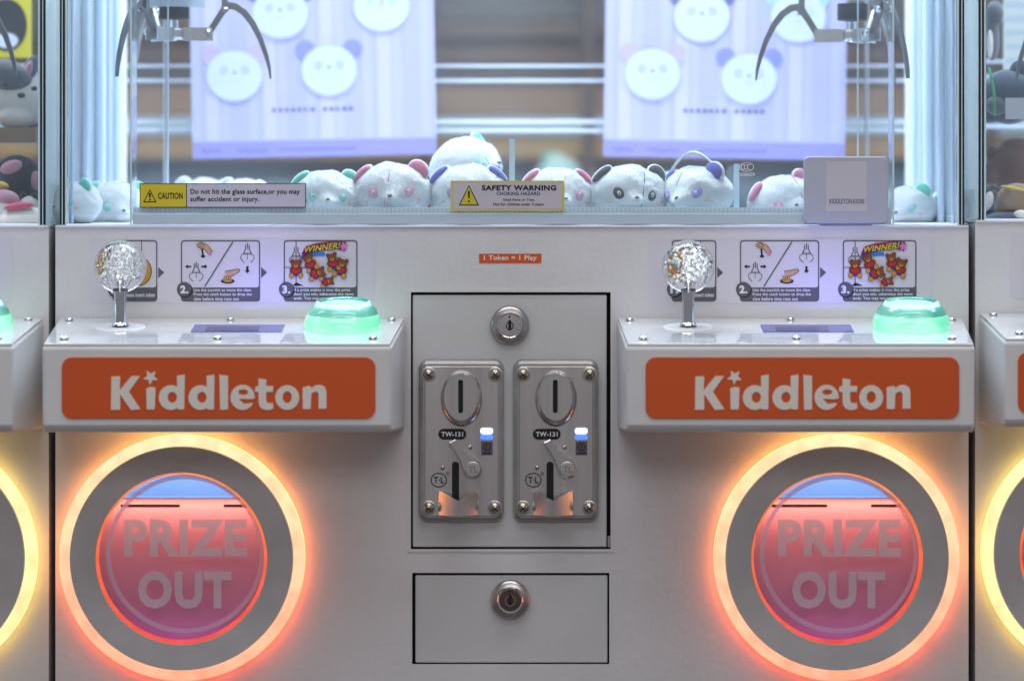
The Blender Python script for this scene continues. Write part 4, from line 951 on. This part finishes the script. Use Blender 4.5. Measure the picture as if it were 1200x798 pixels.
blob('husky_plush', 'grey and white husky faced plush hanging inside the left machine', [(q(22, 118, 200), (40, 28, 34)), (q(18, 138, 185), (22, 18, 15)), (q(34, 92, 200), (12, 8, 16))], (fwht, [('forehead', fgr, q(10, 90, 186), (30, 20, 20), 20), ('ear', fgr, q(36, 80, 190), (9, 6, 16), 20), ('ear_lining', fpk, q(33, 82, 184), (5, 4, 11), 20), ('nose', fblack, q(25, 112, 164), (5, 4, 3.5), 0), ('eye', fblack, q(6, 100, 170), (4, 3, 3), 0), ('eye', fblack, q(40, 104, 172), (4, 3, 3), 0)]))
blob('black_plush', 'black plush with a pink ear lying under the wooden shelf', [(q(25, 212, 170), (30, 30, 30)), (q(42, 222, 170), (14, 16, 26))], (fblack, [('ear', fblack, q(14, 194, 150), (20, 9, 12), -20), ('ear_lining', fpk, q(13, 196, 142), (14, 6, 8), -20), ('cheek', fpk, q(42, 212, 150), (7, 8, 12), 0)]))
blob('cream_plush', 'cream plush with a red scarf at the bottom of the left machine', [(q(30, 258, 110), (34, 26, 16)), (q(2, 250, 120), (24, 22, 22))], (fwht, [('scarf', fred, q(22, 242, 96), (18, 8, 5), -6), ('beak', fyl, q(3, 217, 130), (8, 8, 4), 20), ('hood', fpk, q(4, 236, 120), (20, 18, 14), 0)]))
sh = MB().box(q(-120, 0, 180)[0], q(46, 0, 180)[0], 150, 330, q(0, 168, 180)[2], q(0, 150, 180)[2]).build('display_shelf', mat('shelf_wood', '#8a6a4c', 0.5, var=0.35, vscale=8, stretch=(0.3, 1, 4)))
tag(sh, 'brown wooden shelf crossing the left machine under the husky plush', 'shelf')
py_ = MB(); x0, _, z0 = q(-90, 68, 420); x1, _, z1 = q(37, -80, 420); py_.box(x0, x1, 420, 422, z0, z1, 0)
for (cx, cz, rx, rz, m_) in ((8, 30, 26, 34, 1), (6, 22, 20, 27, 2), (3, 36, 26, 9, 1), (8, 48, 15, 10, 3)):
    X_, _, Z_ = q(cx, cz, 420); py_.plate([circ(X_, Z_, rx, 32, rz)], 419.6-0.5*abs(cz-rx)/10, m=m_)
yp = py_.build('poster', [pm('poster_yellow', '#dccb28'), pm('poster_black', '#1c1a1e'), pm('poster_pink', '#c79ab4'), pm('poster_white', '#d8dce6')]); tag(yp, 'bright yellow poster with a black and pink animal in the left machine', 'poster')
blob('blue_plush', 'slate blue plush with a green ribbon inside the right machine', [(q(1182, 114, 180), (36, 30, 34)), (q(1160, 128, 180), (18, 20, 18))], (fbl, [('snout', fgr, q(1168, 124, 160), (14, 12, 12), 0), ('ear', fbl, q(1196, 84, 175), (14, 8, 14), 0)]))
blue = [o for o in C.objects if o.name.startswith('blue_plush')][0]
MB().tube([q(1159, 80, 150), q(1162, 92, 144), q(1165, 110, 142), q(1166, 136, 146)], 1.6, 8).build('ribbon', mat('green_ribbon', '#28a060', 0.5), blue)
blob('brown_bear_plush', 'brown bear plush sprawled under the rail in the right machine', [(q(1186, 196, 180), (34, 28, 30)), (q(1160, 204, 170), (14, 14, 14)), (q(1192, 176, 180), (24, 20, 16))], (fbr, [('ear', fbr, q(1164, 180, 170), (9, 6, 9), 0)]))
blob('tan_plush', 'tan plush with a yellow band at the bottom of the right machine', [(q(1192, 236, 120), (26, 24, 22)), (q(1172, 254, 120), (18, 16, 10))], (fur('tan_plush', '#a8805e', .2), [('band', fyl, q(1190, 222, 106), (18, 8, 3), 12)]))
blob('navy_plush', 'navy and white plush lying lowest in the right machine', [(q(1180, 260, 95), (30, 20, 12)), (q(1158, 246, 110), (9, 12, 20))], (fbl, [('collar', fwht, q(1158, 236, 100), (6, 6, 12), 15), ('paw', fwht, q(1196, 252, 84), (9, 8, 6), 0)]))
blob('pink_plush', 'small pink plush squashed against the glass below the husky plush', [(q(38, 142, 210), (13, 12, 10)), (q(30, 134, 220), (10, 10, 9))], (fpk, [('ear', fpk, q(40, 131, 205), (4, 3, 6), 15), ('nose', fblack, q(34, 140, 196), (2, 2, 1.6), 0)]))
blob('white_plush', 'small white plush with black ears between the black plush and the scarf', [(q(34, 240, 140), (12, 12, 11)), (q(40, 250, 140), (9, 10, 10))], (fwht, [('ear', fblack, q(28, 229, 138), (4, 3, 5), -15), ('ear', fblack, q(40, 230, 138), (4, 3, 5), 15)]))
blob('dark_brown_plush', 'dark brown plush behind the tan one in the right machine', [(q(1168, 226, 220), (16, 14, 14)), (q(1180, 214, 230), (14, 14, 12))], (fur('dark_brown_plush', '#3c2a22', .2), [('muzzle', fbr, q(1164, 228, 204), (7, 5, 5), 0)]))
wp = MB(); x0, _, z0 = q(1176, 84, 420); x1, _, z1 = q(1330, -80, 420); wp.box(x0, x1, 420, 422, z0, z1, 0)
for i in range(8): wp.plate([[(x0+3, z0+10+i*18), (x1, z0+10+i*18), (x1, z0+18+i*18), (x0+3, z0+18+i*18)]], 419.6, m=1)
tag(wp.build('poster', [pm('poster_cream', '#cfd2cc'), pm('poster_line', '#b9c2c6')]), 'pale striped poster at the back of the right machine', 'poster')
pg = MB().box(q(1178, 0, 150)[0], q(1206, 0, 150)[0], 148, 149.5, q(0, 140, 150)[2], q(0, 115, 150)[2]).build('price_card', 'cardpaper'); tag(pg, 'small white card in front of the slate blue plush', 'card')
blob('hanging_plush', 'dark grey plush hanging at the top of the right machine', [(q(1163, 45, 300), (9, 10, 30)), (q(1166, 16, 300), (12, 12, 16))], (fgr, [('patch', fwht, q(1160, 52, 288), (4, 4, 18), 0)]))

# ================================================================ BEHIND THE MACHINE
bg = empty('wall_shelving', (0, YB, 0), 'blurred brown wooden shelving across the aisle behind the machine', 'shelving')
wm = lambda n, c: mat(n, c, 0.55, var=0.3, vscale=5, stretch=(0.4, 1, 3))
bands = [(-500, -30, '#5a5450', 60), (-30, 22, '#6e6258', 60), (24, 44, '#7c5c48', 30), (46, 74, '#80583e', 60), (76, 100, '#665248', 70), (102, 136, '#a87c58', 20), (138, 158, '#c8d4d8', 0), (160, 186, '#cf9a58', 10), (188, 238, '#7e8c94', 70), (240, 330, '#5a5e66', 70)]
for a, b, c, dy in bands:
    zt, zb_ = P(0, a, YB)[2], P(0, b, YB)[2]
    MB().box(-1900, 1900, YB+dy, YB+dy+30, max(zb_, 2), zt).build('shelf_board', wm('board_'+c[1:], c), bg, bevel=2)
for px in (60, 500, 690, 1160):
    x = P(px, 0, YB)[0]; MB().box(x-10, x+10, YB-20, YB+60, 0, P(0, -500, YB)[2]).build('shelf_upright', wm('upright', '#6a4c3a'), bg, bevel=2)
blob('mint_plush', 'very blurred pale mint plush on the far shelf between the posters', [(P(655, 205, 1700), (38, 30, 30)), (P(650, 192, 1700), (22, 20, 18))], (fur('pale_mint_plush', '#b4cfc4'), [('ear', F['mint'], P(640, 184, 1690), (8, 6, 8), 0)]))
for o in C.objects:
    if 'base' in o.keys(): del o['base']
